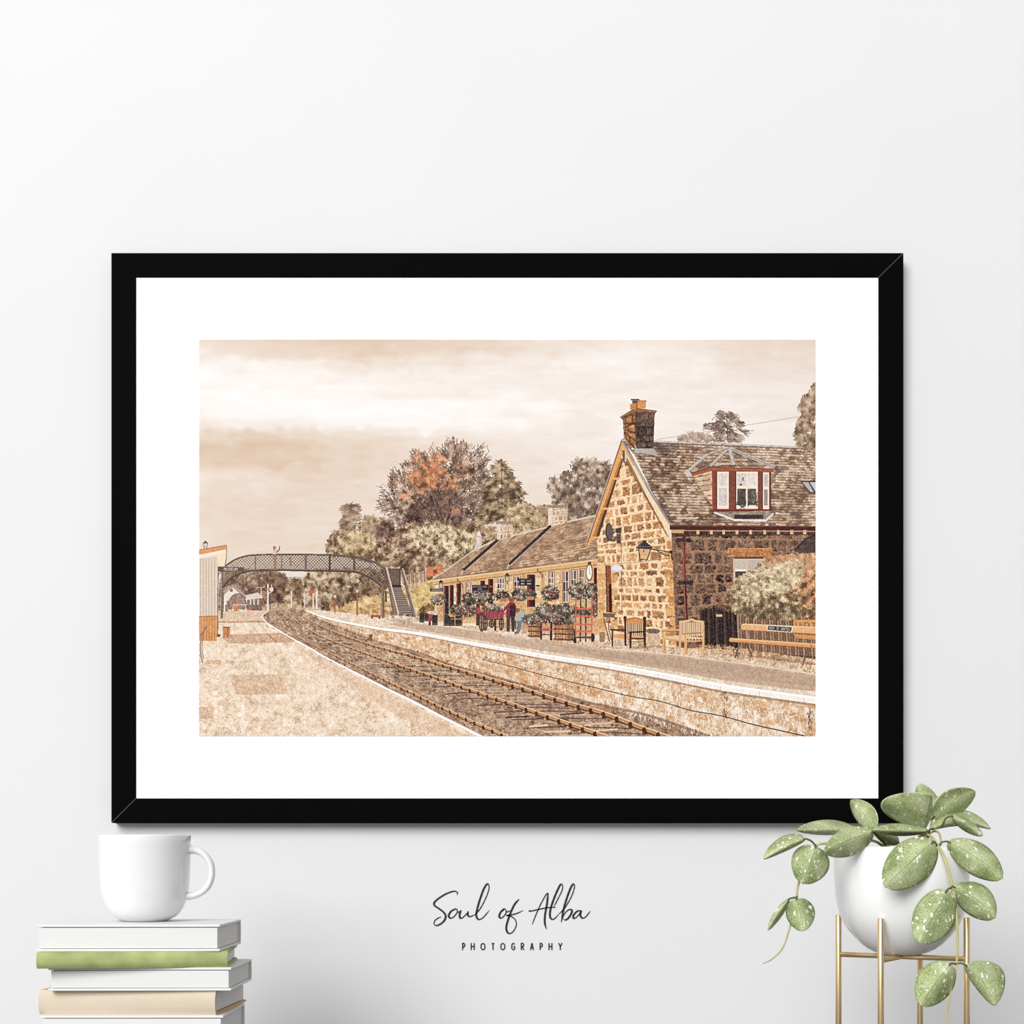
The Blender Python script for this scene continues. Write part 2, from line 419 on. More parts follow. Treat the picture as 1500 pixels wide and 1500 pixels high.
    # fir
    fir = [(734, 672), (741, 682), (747, 690), (751, 701), (760, 705), (759, 714), (770, 723), (760, 731), (776, 742), (742, 756), (700, 772), (690, 770), (704, 742), (712, 735), (708, 722), (718, 712), (713, 703), (722, 696), (722, 684)]
    foliage(fir, 4200, [(62, 50, 36), (106, 86, 62), (152, 128, 94), (200, 176, 138)], 4.2, .9, 'fir', ctr=(735, 760), fuzz=2, base=(96, 78, 58), ba=.35, smooth=False, clump=.3, light=.15, gap=1.0)
    line([(735, 676), (735, 740)], .8, (78, 62, 46))
    # ash tree right of it
    foliage([(803, 710), (806, 702), (818, 702), (828, 690), (836, 696), (842, 676), (852, 671), (862, 676), (870, 671), (878, 684), (890, 678), (897, 690), (890, 742), (872, 760), (830, 768), (808, 738), (812, 726), (803, 720)], 6000, [(78, 62, 50), (122, 102, 82), (168, 146, 120), (212, 192, 166)], 3.2, .9, 'up', base=(140, 118, 96), ba=.1, light=.15, clump=.3, fuzz=3.5, smooth=False, gap=.8)
    for a in ((842, 700), (858, 690), (872, 705), (826, 715)):
        line([(850, 765), (846 + (a[0] - 848) * .4, 735), a], (1.4, .5), (110, 90, 76), True)
    foliage([(738, 760), (750, 744), (766, 736), (784, 742), (800, 742), (806, 764), (780, 786), (744, 796)], 2600, PAL, 2.6, 1, 'rand', base=(150, 128, 92), ba=9, light=.4)
    # broad bank of pale shrubs
    foliage([(556, 800), (566, 786), (580, 776), (600, 766), (625, 766), (650, 761), (676, 768), (700, 772), (724, 778), (760, 770), (770, 800), (700, 840), (664, 852), (640, 836), (622, 868), (596, 860), (572, 838), (556, 828)], 12000, [(66, 50, 37), (122, 97, 71), (176, 147, 114), (222, 198, 164)], 2.4, .9, base=(122, 100, 72), ba=9, light=.1, clump=.26)
    foliage([(600, 776), (640, 770), (672, 776), (700, 790), (680, 812), (620, 806)], 1600, [(96, 78, 56), (168, 146, 108), (220, 200, 158), (238, 222, 186)], 2.4, 1, light=.2, clump=.3)

    # ------------------------------------------------------------ ground under and beyond the bridge
    fill([(385, 890), (470, 890), (470, 900), (385, 900)], (190, 165, 132), (6, 10, 6))
    foliage([(386, 886), (420, 884), (450, 890), (450, 895), (386, 897)], 500, [(150, 122, 92), (190, 160, 120), (220, 196, 158)], 2, .7)
    # white house and wagons behind the museum
    fill([(328, 872), (340, 860), (352, 866), (362, 878), (362, 894), (328, 896)], (226, 214, 200), (4, 5, 0))
    fill([(328, 866), (341, 856), (366, 876), (360, 877), (341, 861), (328, 871)], (168, 148, 130), (5, 5, 0))
    rect(337, 863, 341, 867, (120, 100, 88)); rect(332, 880, 336, 890, (150, 126, 108))
    fill(spline([(335, 893), (336, 880), (342, 872), (350, 870), (357, 874), (361, 884), (361, 893)]).tolist(), (148, 126, 106), (8, 10, 0))
    line([(335, 893), (336, 880), (342, 872), (350, 870), (357, 874), (361, 884), (361, 893)], 1.2, (96, 78, 66), True)
    fill([(362, 876), (374, 872), (384, 876), (384, 894), (362, 894)], (116, 96, 82), (8, 10, 0))
    for x in (366, 371, 377): rect(x, 878, x + 2.6, 886, (206, 188, 170))
    fill([(360, 872), (378, 868), (386, 876), (362, 879)], (214, 200, 184), (4, 4, 0))
    rect(330, 886, 334, 902, (150, 116, 90)); rect(343, 886, 349, 895, (216, 120, 70), (8, 6, 0)); rect(364, 890, 369, 896, (200, 92, 62)); line([(348, 872), (348, 893)], 1.2, (206, 150, 90))
    for x in (338, 346, 356): line([(x, 890), (x + 2, 898)], .8, (110, 88, 74))
    line([(342, 886), (362, 886)], .8, (226, 210, 196)); line([(342, 886), (341, 898)], .8, (226, 210, 196)); line([(360, 886), (361, 898)], .8, (226, 210, 196))
    # signals
    for x, y0, y1, w in ((392.6, 856, 897, 1.7), (398, 856, 866, 1.3), (426.8, 866, 890, 1.7), (446, 866, 890, 1.3), (459, 868, 892, 1.5), (464, 866, 892, 1.6), (382.5, 861, 876, 1.1)):
        line([(x, y0), (x, y1)], w, (232, 222, 212))
    line([(393, 870), (399, 866), (399, 860)], 1.4, (220, 208, 198)); rect(389, 862, 397, 864.5, (196, 110, 80)); rect(395, 861, 400.5, 866, (214, 202, 192))
    line([(376, 860.5), (387, 860.5)], .7, (190, 172, 156)); line([(436, 866), (458, 868)], .7, (120, 98, 80)); rect(454, 864.5, 461, 869, (206, 92, 66))
    line([(396, 868), (396, 897)], 1.0, (90, 72, 60))

    # grass bank right
    bank = [(478, 902), (486, 890), (502, 880), (520, 873), (556, 864), (600, 856), (640, 850), (640, 906), (600, 910), (540, 908)]
    fill(bank, (206, 172, 122), (8, 14, 12))
    foliage(bank, 3600, [(140, 106, 70), (196, 158, 104), (222, 186, 132), (236, 212, 166)], 2.8, .8, 'fir', ctr=(300, 900), smooth=False, light=.1)
    foliage([(602, 868), (622, 858), (640, 856), (640, 906), (606, 905), (598, 880)], 1300, [(140, 112, 60), (190, 160, 92), (216, 190, 124), (234, 212, 158)], 3, .9, 'up', light=.1)
    foliage([(614, 892), (626, 886), (638, 886), (638, 906), (618, 906)], 420, [(72, 52, 34), (128, 96, 56), (176, 136, 84)], 2.4, .9)
    foliage([(486, 866), (520, 860), (556, 852), (560, 868), (530, 873), (496, 888)], 900, [(56, 44, 34), (92, 74, 54), (130, 106, 78), (170, 146, 110)], 2.4, 1)
    line([(546, 858), (547, 874)], 3, (150, 120, 92), g=(6, 8, 0))

    # ------------------------------------------------------------ right platform surface
    fill([(444, 893), (470, 894), (520, 899), (566, 903), (620, 908), (700, 922), (860, 930), (1195, 950), (1195, 1030), (900, 985), (700, 950), (560, 926), (480, 906)], (224, 204, 178), (7, 9, 5))
    # asphalt
    fill([(566, 914), (600, 912), (660, 919), (740, 930.5), (800, 938), (880, 949.5), (990, 959.4), (1100, 973.7), (1195, 988), (1195, 1013), (1144, 1007.8), (1056, 995.7), (968, 980), (880, 966), (780, 951), (690, 936), (620, 924)], (193, 165, 137), (5, 6, 3))
    fill([(800, 942), (880, 953), (990, 963), (1100, 977), (1195, 992), (1195, 1006), (1056, 990), (968, 976), (880, 962)], (178, 150, 123), (5, 6, 4), a=.7)
    # gravel by the house
    gr = [(640, 912), (700, 916), (800, 926), (872, 930), (990, 948), (1195, 955), (1195, 988), (1100, 973.7), (990, 959.4), (880, 949.5), (800, 938), (740, 930.5)]
    fill(gr, (214, 186, 152), (15, 16, 6))
    foliage(gr, 5200, [(120, 88, 62), (196, 160, 122), (232, 210, 180), (248, 236, 216)], 1.2, .8, smooth=False, light=0, clump=.08)
    line([(880, 949.5), (990, 959.4), (1100, 973.7), (1195, 988)], (1.2, 1.6), (232, 212, 186))

    # ------------------------------------------------------------ left platform
    edge = [(392, 896), (386, 900), (385, 905), (390.4, 912), (401.6, 919.2), (416, 928), (432, 937.6), (456, 950.5), (477, 963), (506.7, 978.6), (540.7, 995.6), (574.7, 1013), (600, 1025), (640, 1046), (680, 1066), (706, 1079)]
    es = spline(edge).tolist()
    plat = [(291, 1080), (291, 905), (318, 900), (330, 897), (360, 894), (392, 895)] + es + [(706, 1080)]
    fill(plat, (231, 209, 182), (8, 9, 5))
    fill([(318, 896), (392, 895), (386, 900), (385, 905), (390, 911), (322, 911)], (214, 188, 156), (8, 8, 0))
    sp = [(291, 942), (330, 934), (388, 912), (432, 940), (600, 1028), (700, 1080), (291, 1080)]
    foliage(sp, 22000, [(182, 150, 117), (222, 196, 166), (238, 219, 194), (249, 238, 220)], 1.1, .8, 'rand', smooth=False, light=0, clump=.1)
    foliage([(291, 1000), (480, 990), (600, 1046), (680, 1080), (291, 1080)], 9000, [(184, 150, 116), (226, 199, 168), (241, 222, 198), (251, 242, 228)], 1.2, .9, 'rand', smooth=False, light=0, clump=.1)
    for pts, c in (([(324, 933), (336, 929.5), (420, 927), (434, 938), (430, 941), (336, 943)], (190, 152, 118)), ([(318, 910), (392, 909.5), (395, 912), (318, 912.5)], (176, 140, 106)),
                   ([(335.5, 989), (409, 987.7), (425, 1017), (346, 1017.6)], (206, 172, 138)), ([(291, 1036), (313, 1034), (313, 1053), (291, 1053)], (206, 172, 138)),
                   ([(303, 967), (323, 967), (324, 973), (301, 973)], (202, 168, 134)), ([(330, 967.5), (343, 967), (344, 972), (329, 972)], (206, 174, 142)), ([(351, 967.5), (366, 967), (367, 972), (350, 972)], (212, 182, 150))):
        fill(pts, c, (9, 9, 5), a=.82)
    line([(391, 928), (406, 941)], 1.0, (120, 92, 70))
    # broad worn strip along the edge
    fill([(432, 944), (456, 955), (506, 983), (574, 1018), (640, 1052), (690, 1080), (640, 1080), (560, 1036), (490, 990), (440, 952)], (216, 182, 148), (8, 10, 5), a=.55)

    # ------------------------------------------------------------ track bed
    C = [(447, 894), (444, 899), (447.7, 905), (472.7, 917.4), (506.7, 931), (552, 945.7), (600, 958), (620, 964), (700, 987), (760, 1004), (830, 1026), (880, 1040), (913, 1052), (946, 1065), (985, 1078.5)]
    Bq = [(439, 895), (431, 901.5), (432, 907), (452, 921), (484, 936.7), (552, 961.6), (600, 978), (640, 991), (700, 1012), (760, 1032), (830, 1056), (896, 1078.5)]
    Aq = [(438.7, 894.7), (425, 898), (414, 905), (414, 914), (427, 925), (450, 940), (484, 956), (529, 977.5), (575, 1000), (600, 1011.5), (640, 1031), (680, 1049.5), (720, 1067), (748, 1079)]
    A0 = [(430, 894), (408, 899), (396.5, 906), (395.5, 914)]
    bed = es + [(760, 1080), (1040, 1080), (1012, 1069), (946, 1047), (880, 1032), (840, 1024), (760, 1001), (700, 986), (620, 958), (552, 939), (484, 914), (449, 899), (446, 893), (420, 893)]
    fill(bed, (158, 130, 104), (15, 18, 10))
    foliage(bed, 17000, [(78, 58, 46), (146, 116, 90), (190, 160, 128), (224, 200, 168)], 2.4, .8, 'fir', ctr=(300, 900), smooth=False, light=0, clump=.12)
    Cs, Bs, As = spline(C), spline(Bq), spline(Aq)

    def on(sp, x):
        o = np.argsort(sp[:, 0]); return float(np.interp(x, sp[o, 0], sp[o, 1]))
    # sleepers
    x = 452.0; k = 0
    while x < 985:
        g = (x - 440) / 460
        yb = on(Bs, x) if x < 896 else on(Bs, 896) + (x - 896) * .35
        yc = on(Cs, x + 26 + 70 * g)
        dk = rs.rand()
        line([(x - 8 - 12 * g, yb + 2 + 4 * g), (x + 26 + 74 * g, yc + 5 + 8 * g)], (.6 + 1.6 * g, .4 + 1.2 * g), (74, 56, 46) if dk < .55 else (206, 176, 140), a=.75)
        if k % 2: line([(x - 60 * g - 6, yb + 2 + 7 * g), (x - 4, yb + 2 + 5 * g)], (.6 + 1.8 * g), (70, 52, 42) if dk < .6 else (214, 188, 156), a=.7)
        x += 4.2 + 15 * g; k += 1
    for (a, b, c, w) in (((740, 1051), (776, 1049.5), (66, 48, 40), 2.2), ((775, 1064.5), (803, 1062), (226, 200, 168), 2.6), ((796, 1072), (836, 1071), (220, 192, 158), 3.0), ((655, 1016), (688, 1014), (74, 54, 44), 1.6), ((820, 1047), (856, 1044), (70, 52, 42), 2.0), ((856, 1062), (900, 1058), (222, 192, 154), 2.0), ((868, 1071), (905, 1068), (226, 196, 158), 2.4)):
        line([a, b], w, c, g=(5, 5, 0))

    def rail(sp, x0, dark, under=True):
        o = sp
        sc = np.clip((o[:, 0] - 410) / 420, .06, 1.2)
        hh = 1.1 + 5.6 * sc
        for i in range(len(o) - 1):
            p, q = o[i], o[i + 1]; h0, h1 = hh[i], hh[i + 1]
            fill([p, q, (q[0], q[1] + h1 * 1.12), (p[0], p[1] + h0 * 1.12)], (82, 56, 40))
            fill([p, q, (q[0], q[1] + h1 * .82), (p[0], p[1] + h0 * .82)], dark, (7, 7, 0))
            fill([p, q, (q[0], q[1] + h1 * .26), (p[0], p[1] + h0 * .26)], (238, 196, 148) if sc[i] > .12 else (176, 150, 126))
            fill([(p[0], p[1] + h0 * .26), (q[0], q[1] + h1 * .26), (q[0], q[1] + h1 * .42), (p[0], p[1] + h0 * .42)], (150, 100, 62))
        x = x0
        while x < o[:, 0].max() - 1:
            s = np.clip((x - 410) / 420, .05, 1.2); y = on(o, x); h = 1.1 + 5.6 * s
            if s > .1:
                fill([(x, y + h * .45), (x + 3.2 * s, y + h * .2), (x + 4.6 * s, y + h * 1.0), (x + 5.6 * s, y + h * 1.55), (x - 3.6 * s, y + h * 1.5)], (62, 42, 34), (5, 5, 0))
                fill([(x - 4.4 * s, y + h * 1.25), (x - 1.5 * s, y + h * .85), (x + .5 * s, y + h * 1.3), (x - 2 * s, y + h * 1.55)], (206, 150, 100))
            x += 3.0 + 14.5 * s
    line(A0, (.8, 1.4), (84, 68, 58), True)
    rail(Cs, 462, (190, 134, 84)); rail(Bs, 450, (196, 138, 86)); rail(As, 436, (206, 148, 92))
    for sp_ in (A0, Aq[:6], Bq[:5], C[:5]): line(sp_, (.7, 1.0), (196, 180, 162), True, a=.7)
    # left platform edging
    line(edge, (.9, 1.4, 1.6, 1.8, 2.2, 2.6, 3.2, 3.8, 4.4), (250, 245, 238), True, g=(2, 2, 0))
    line([(p[0] + 1.4, p[1] - 1.6) for p in edge[6:]], (.6, 1.4), (150, 114, 86), True, a=.6)
    fill([(391, 898), (394, 897), (395, 910), (391, 908)], (130, 102, 82))

    # ------------------------------------------------------------ right platform face and coping
    top = [(449, 895), (484, 907), (552, 920.5), (600, 926.5), (640, 933), (700, 944.5), (760, 955), (800, 962), (880, 974), (968, 989.5), (1056, 1006.5), (1144, 1019), (1195, 1026)]
    bot = [(449, 899.5), (484, 914), (552, 939), (620, 958), (650, 970), (720, 990), (760, 1001), (800, 1012), (840, 1023), (880, 1033), (946, 1047), (1012, 1069), (1040, 1079)]
    wall = spline(top).tolist() + [(1195, 1080), (1040, 1080)] + spline(bot).tolist()[::-1]
    fill(wall, (216, 184, 148), (11, 13, 9))
    tsp, bsp = spline(top), spline(bot + [(1120, 1105), (1195, 1128)])
    r2 = np.random.RandomState(11)
    x = 452.0
    while x < 1195:   # stone courses of the platform face
        s = np.clip((x - 430) / 560, .05, 1.3); wd = 3 + 17 * s
        yt, yb = on(tsp, x) + 1 + 9 * s, on(bsp, x); n = 5 if s > .35 else 4
        for r in range(n):
            if s > .9 and rs.rand() < .25: continue
            ya = yt + (yb - yt) * r / n + .6; yz = yt + (yb - yt) * (r + 1) / n - .4 * (1 + s)
            o = (r % 2) * wd * .5; sl_ = (on(tsp, x + wd) - on(tsp, x)) * (1 - r / n) + (on(bsp, x + wd) - on(bsp, x)) * (r / n)
            t = r2.rand() + (.18 if r > n * .6 else -.05) + .15 * float(at(N20, np.array([x]), np.array([ya]))[0])
            c = [(232, 212, 186), (222, 188, 148), (208, 160, 112), (188, 132, 84)][int(np.clip(t * 3.2, 0, 3))]
            if s > .75 and t < .62: c = (238, 220, 196)
            ww = wd * r2.uniform(.7, 1.0)
            fill([(x + o, ya), (x + o + ww, ya + sl_ * ww / wd), (x + o + ww, yz + sl_ * ww / wd), (x + o, yz)], c, (8, 11, 9), a=.72)
            line([(x + o, yz + .2), (x + o + ww, yz + sl_ * ww / wd + .2)], .35 + .35 * s, (150, 110, 76), a=.5)
            if r2.rand() < .5: line([(x + o, ya), (x + o, yz)], .4 + .4 * s, (146, 106, 74), a=.55)
        x += wd
    foliage(wall, 5200, [(160, 112, 72), (206, 164, 120), (236, 214, 186), (247, 234, 214)], 2.2, .8, 'droop', smooth=False, light=0, clump=.16, fuzz=.4)
    foliage([(880, 1000), (980, 1012), (1100, 1040), (1195, 1060), (1195, 1078), (1050, 1078), (900, 1034)], 1500, [(206, 166, 122), (240, 222, 198), (250, 240, 226)], 6, .8, 'droop', light=0, fuzz=1)
    for _ in range(34):
        x = r2.uniform(700, 1190); yt, yb = on(tsp, x) + 9, min(on(bsp, x), 1078); y = r2.uniform(yt + (yb - yt) * .25, yb)
        w = r2.uniform(5, 13); h = r2.uniform(5, 12)
        fill([(x, y), (x + w, y + w * .22), (x + w, y + h + w * .22), (x, y + h)], (198, 140, 88), (10, 12, 8), a=.5)
    line([(p[0], p[1] + 1 + 5 * np.clip((p[0] - 430) / 560, .05, 1.2)) for p in top], (.8, 2.2, 3.2), (126, 92, 66), True, a=.55)
    line(bot, (1.0, 3.0, 4.5), (112, 84, 64), True, a=.6, g=(10, 12, 0))
    foliage([(p[0], p[1] - 1) for p in bot] + [(p[0], p[1] + 4) for p in bot[::-1]], 900, [(84, 62, 48), (140, 108, 80), (186, 150, 112)], 2.4, .8, 'up', smooth=False)
    fill([(540, 930), (546, 929), (545, 940), (541, 938)], (116, 84, 62)); fill([(656, 944), (660, 944), (659, 960), (656, 958)], (168, 124, 86), a=.6)
    for p in ((1062, 1016), (1062, 1042), (1186, 1044), (1186, 1054)): foliage([(p[0] - 3, p[1] - 4), (p[0] + 3, p[1] - 4), (p[0] + 2, p[1] + 10), (p[0] - 1, p[1] + 10)], 12, [(96, 70, 54), (130, 98, 74)], 3, .8, 'droop')
    line([(1061, 1018), (1060, 1052), (1063, 1066)], .9, (168, 124, 90), True); line([(1186, 1036), (1185, 1064)], .9, (120, 86, 62))
    # coping stones, white painted
    line(top, (1.8, 3.2, 4.4, 5.4, 6.6, 8.0, 9.4, 10.4), (243, 236, 226), True, g=(3, 3, 2))
    line([(p[0], p[1] - .4 - 2.6 * np.clip((p[0] - 430) / 560, .05, 1.2)) for p in top], (.8, 1.6, 2.4, 3.0, 3.6), (252, 249, 244), True)
    for x in (788, 811, 848, 891, 926, 964, 1008, 1055, 1112, 1177): line([(x, on(tsp, x) - 1), (x + .5, on(tsp, x) + 5.5)], .7, (170, 140, 112), a=.8)
    line([(706, 966), (748, 976), (792, 988), (840, 1000), (870, 1007), (924, 1020), (968, 1027.6), (1012, 1040.8), (1056, 1048.5), (1100, 1060.6), (1144, 1070.5), (1178, 1078)], (.9, 1.3, 1.7), (70, 52, 42), True)

    # ------------------------------------------------------------ museum hut and left things
    fill([(291, 806.4), (332, 799), (332.4, 804.5), (291, 813)], (214, 146, 88), (6, 6, 0))
    line([(291, 806), (332, 798.6)], 1, (150, 96, 60)); fill([(291, 813), (330, 805), (330, 810), (291, 818.6)], (240, 224, 204))
    fill([(318, 813.5), (329, 811), (330, 828), (325, 829.5), (319.5, 824)], (240, 214, 178), (3, 3, 0)); line([(332, 800), (332, 818), (329.5, 829)], 1.4, (140, 104, 76))
    fill([(291, 818.6), (319, 814.4), (319.4, 903), (291, 903.5)], (218, 199, 178), (3, 3, 0))
    for x in (294, 298, 302, 306, 310, 314.5): line([(x, 818), (x, 903)], .6, (186, 160, 136))
    fill([(291, 903.2), (320.4, 902.4), (317.6, 938.8), (291, 938.8)], (212, 148, 92), (6, 6, 3))
    for x in (295, 299, 303, 307, 311, 315): line([(x, 903.6), (x - .6, 938)], .7, (162, 102, 60))
    line([(291, 903), (320, 902.4)], 1, (150, 100, 66))
    line([(319.6, 838), (319, 930)], 1.4, (104, 90, 80)); line([(321.4, 838), (320, 904)], .8, (206, 188, 168)); line([(326, 838), (324.6, 906)], 3.4, (112, 96, 82), g=(4, 4, 0)); line([(324.4, 838), (323, 906)], .8, (196, 176, 152))
    line([(319, 846), (321, 840), (325, 838)], .9, (104, 90, 80), True)
    rect(318, 929, 323, 933, (96, 80, 68)); rect(326.4, 919, 336.8, 934.5, (196, 134, 84), (9, 8, 0)); rect(326.4, 918, 337.4, 920.4, (150, 100, 66)); line([(333.8, 920), (333.8, 934)], 1.2, (140, 94, 60))
    line([(303, 917.5), (298, 925), (294.5, 936), (293.5, 950), (295, 962), (297, 971)], (2.6, 2.0, 1.8), (150, 128, 112), True, g=(5, 5, 0)); line([(303, 917), (297, 928), (293, 932)], 1.0, (96, 80, 70), True); line([(297, 934), (296, 950), (298.5, 966)], .9, (110, 92, 80), True)
    ell(301, 797.5, 3.6, 4, (150, 128, 108)); ell(301, 797.8, 2.3, 2.8, (220, 204, 186)); rect(299.4, 792.5, 302.6, 795, (84, 70, 60)); line([(299, 801), (299, 804)], 1, (84, 70, 60)); line([(303, 801), (303, 804)], 1, (84, 70, 60)); rect(297.3, 794.6, 304.7, 796, (84, 70, 60))

    # ------------------------------------------------------------ footbridge
    tr = [(329.6, 829), (344, 819.6), (360, 814.2), (374.4, 812.6), (392, 812), (412.8, 811.8), (448, 812), (483, 812.6), (497, 813.4), (520, 815.3), (533.3, 818), (546.7, 822.7), (558, 829.2), (564.5, 833.6)]
    lo = [(327, 861), (334.4, 850.6), (347.2, 841.8), (360, 837.8), (376, 835.8), (408, 835.2), (448, 836), (484.8, 836.4), (520, 838), (533.3, 842.7), (546.7, 849.3), (558, 858), (563, 863)]
    t_s, l_s = spline(tr), spline(lo)
    web = t_s.tolist() + l_s.tolist()[::-1]
    fill(web, (120, 100, 82), a=.22)
    sl, m = mask(web)
    d1 = (GX[sl] + GY[sl] * 1.0) % 4.6; d2 = (GX[sl] - GY[sl] * 1.0) % 4.6
    bar = ((d1 < 1.1) | (d2 < 1.1)) & m
    shade = np.clip((GX[sl] - 360) / 140, 0, 1)[..., None]
    cv[sl][bar] = ((1 - shade) * A3((136, 112, 90)) + shade * A3((84, 72, 62)) + 6 * N2[sl][..., None])[bar]
    node = (d1 < 1.15) & (d2 < 1.15) & m; cv[sl][node] = (cv[sl] * .82)[node]
    line(tr, (1.6, 1.6, 2.0, 2.6), (106, 90, 76), True, g=(3, 4, 0)); line([(p[0], p[1] + 1.1) for p in tr], .8, (62, 52, 46), True)
    line(lo, (3.0, 2.4, 2.6, 3.0, 3.4), (78, 66, 57), True, g=(3, 4, 0)); line([(p[0], p[1] - 2.2) for p in lo[2:]], .8, (140, 118, 98), True, a=.8)
    for x, w, c in ((374.4, 1.6, (104, 86, 72)), (403, 4.2, (140, 112, 90)), (412.8, 1.7, (120, 100, 84)), (448, 2.6, (110, 92, 78)), (483, 2.6, (74, 62, 56)), (519, 2.6, (86, 74, 64)), (543, 1.2, (90, 78, 68))):
        line([(x, on(t_s, x)), (x, on(l_s, x))], w, c, g=(5, 5, 0))
    line([(425, 816), (426, 829)], 3, (120, 98, 80), a=.6)
    fill([(319, 829.8), (357.6, 831), (357.6, 837.2), (319, 837.4)], (92, 76, 64), (4, 4, 0))
    text('MUSEUM', 328, 831.6, 20, 4.2, (238, 226, 212), .012)
    # waving person on the bridge
    ell(402.4, 803, 2.5, 3.2, (198, 106, 58), (8, 8, 0)); ell(403.2, 804, 1.3, 1.8, (196, 148, 118)); fill([(399, 812), (400, 806.5), (405, 806), (407.5, 809), (404.5, 812)], (196, 186, 178)); line([(405, 809.4), (409, 805.5), (410, 799.4)], (2, 1.3), (112, 92, 80))
    # stair flight
    line([(561, 856), (561, 906)], 3.6, (120, 104, 88), g=(4, 4, 0)); line([(562.4, 858), (562.4, 904)], 1, (78, 66, 57)); line([(564.5, 834), (564.5, 864)], 3, (96, 82, 70)); line([(565, 866), (565.6, 882)], 2.6, (64, 54, 48))
    rect(568.6, 833.4, 586.4, 858.5, (120, 102, 80), (6, 8, 0))
    sl, m = mask([(568.6, 833.4), (586.4, 833.4), (586.4, 858.5), (572.6, 858.5)])
    bar = ((((GX[sl] + GY[sl]) % 4.2) < 1.2) | (((GX[sl] - GY[sl]) % 4.2) < 1.2)) & m; cv[sl][bar] = A3((78, 68, 58))
    rect(568, 833, 587, 834.6, (76, 66, 58)); rect(584.4, 833, 587, 858, (76, 66, 58)); rect(573, 857, 588, 861, (40, 34, 30))
    fill([(573.4, 860), (587.6, 860), (605, 901), (583, 902)], (120, 106, 94), (4, 4, 0))
    for i in range(15):
        f = i / 14.0; y = 862 + f * 38.5; xa = 574.3 + (583 - 574.3) * f; xb = 588 + (604 - 588) * f
        line([(xa, y), (xb, y)], 1.0, (76, 66, 58)); line([(xa, y + 1.0), (xb, y + 1.0)], .9, (172, 154, 134))
    fill([(564.5, 834), (568.5, 834), (584, 898), (577, 902.5)], (132, 114, 96), (8, 8, 0))
    for i in range(17): f = i / 17.; line([(565 + 12 * f, 836 + 64 * f), (569 + 14 * f, 840 + 59 * f)], .5, (88, 76, 66))
    line([(566, 830.5), (583.3, 897.5)], 2.0, (216, 190, 160)); line([(564.5, 834), (577, 903)], 1.4, (84, 72, 62)); line([(583, 893), (583.6, 901)], 2, (216, 190, 160))
    fill([(588, 834), (591, 834), (611, 905), (604.5, 904)], (138, 120, 102), (8, 8, 0)); line([(590, 832.5), (597.5, 856), (611, 905)], 1.6, (206, 182, 152)); line([(587.4, 833), (605.5, 903)], 1.2, (84, 74, 64)); line([(589.2, 836), (608, 904)], .7, (100, 88, 78))
    line([(576, 901), (606, 902.5)], 1.8, (78, 66, 58)); rect(572, 895, 577, 905, (112, 96, 80))
    # platform lamps and barrow on the bank
    for x, y0, y1, w in ((490.6, 876, 897, 1.8), (523.4, 868, 901.5, 2.4), (477, 872, 895, 1.3)):
        line([(x, y0), (x, y1)], w, (150, 92, 62)); rect(x - 1.8, y0 - 5, x + 1.8, y0, (206, 190, 172)); rect(x - 2.3, y0 - 6, x + 2.3, y0 - 4.6, (110, 92, 78))
    for a, b in (((540.5, 886), (540.5, 903)), ((558, 886), (558, 903)), ((540.5, 886), (558, 886)), ((546.5, 886), (546.5, 903)), ((552.5, 886), (552.5, 903))): line([a, b], .7, (168, 120, 84))
    rect(543, 901, 558, 904, (150, 84, 64), (6, 6, 0)); ell(545, 904.8, 1.5, 1.5, (84, 66, 56)); ell(556, 905, 1.5, 1.5, (84, 66, 56))
    foliage([(562, 904), (576, 902), (610, 905), (616, 910), (584, 912)], 360, [(150, 118, 90), (206, 178, 150), (236, 220, 200)], 1.2, .8)

    # hut and fence behind the stair
    fill([(624, 832), (648, 828), (649, 840), (626, 846)], (206, 122, 76), (9, 8, 0)); rect(635, 834.5, 640, 840, (92, 70, 58)); line([(623, 832), (648, 827.6)], 1, (140, 110, 90)); line([(623.6, 832), (624, 858)], 1.4, (226, 208, 186))
    for i in range(9): x = 598 + i * 3.1; line([(x, 842 - i * .8), (x + .5, 866 - i * 1.2)], 1.6, (206, 176, 144) if i % 2 else (176, 142, 112)); 
    line([(596, 845), (625, 838)], .8, (140, 110, 86))

    # ------------------------------------------------------------ long station building
    ev0, ev1 = (629, 851), (877, 819.5)
    evy = lambda x: ev0[1] + (x - ev0[0]) * (ev1[1] - ev0[1]) / (ev1[0] - ev0[0])
    gy0 = lambda x: 906 + (x - 614) * (935 - 906) / (876 - 614)
    fill([(636, evy(636)), (877, evy(877)), (877, 934), (636, 910)], (208, 166, 112), (7, 9, 6))
    fill([(637, evy(637) + 4), (646, evy(646) + 4), (646, 908), (637, 907)], (222, 196, 158), (6, 6, 0))
    # plinth and lower wall
    fill([(640, 888), (877, 900), (877, 934), (640, 910)], (200, 160, 108), (9, 10, 6))
    # roof
    roof = [(629, 851.5), (655, 835), (690, 809), (725, 792), (739, 788), (803.5, 772.7), (817, 768), (872, 755.5), (880, 770), (877, 820.5)]
    q = [(690, 809), (874, 755), (878, 821.5), (624, 852.5)]
    quadtex(q, slates(24, 60, [(140, 110, 83), (168, 133, 101), (192, 156, 119), (210, 177, 140)], (112, 86, 65), 3, 10), roof)
    fill([(629, 851.5), (655, 835), (690, 809), (680, 822), (672, 844)], (150, 124, 100), (7, 7, 4), a=.45)
    line([(690, 808.5), (725, 791.6), (739, 787.6), (803.5, 772.2), (817, 767.6), (872, 755.2)], 2.2, (214, 196, 174), g=(4, 4, 0)); line([(629, 851), (655, 834.6), (690, 808.6)], 1.6, (204, 188, 170))
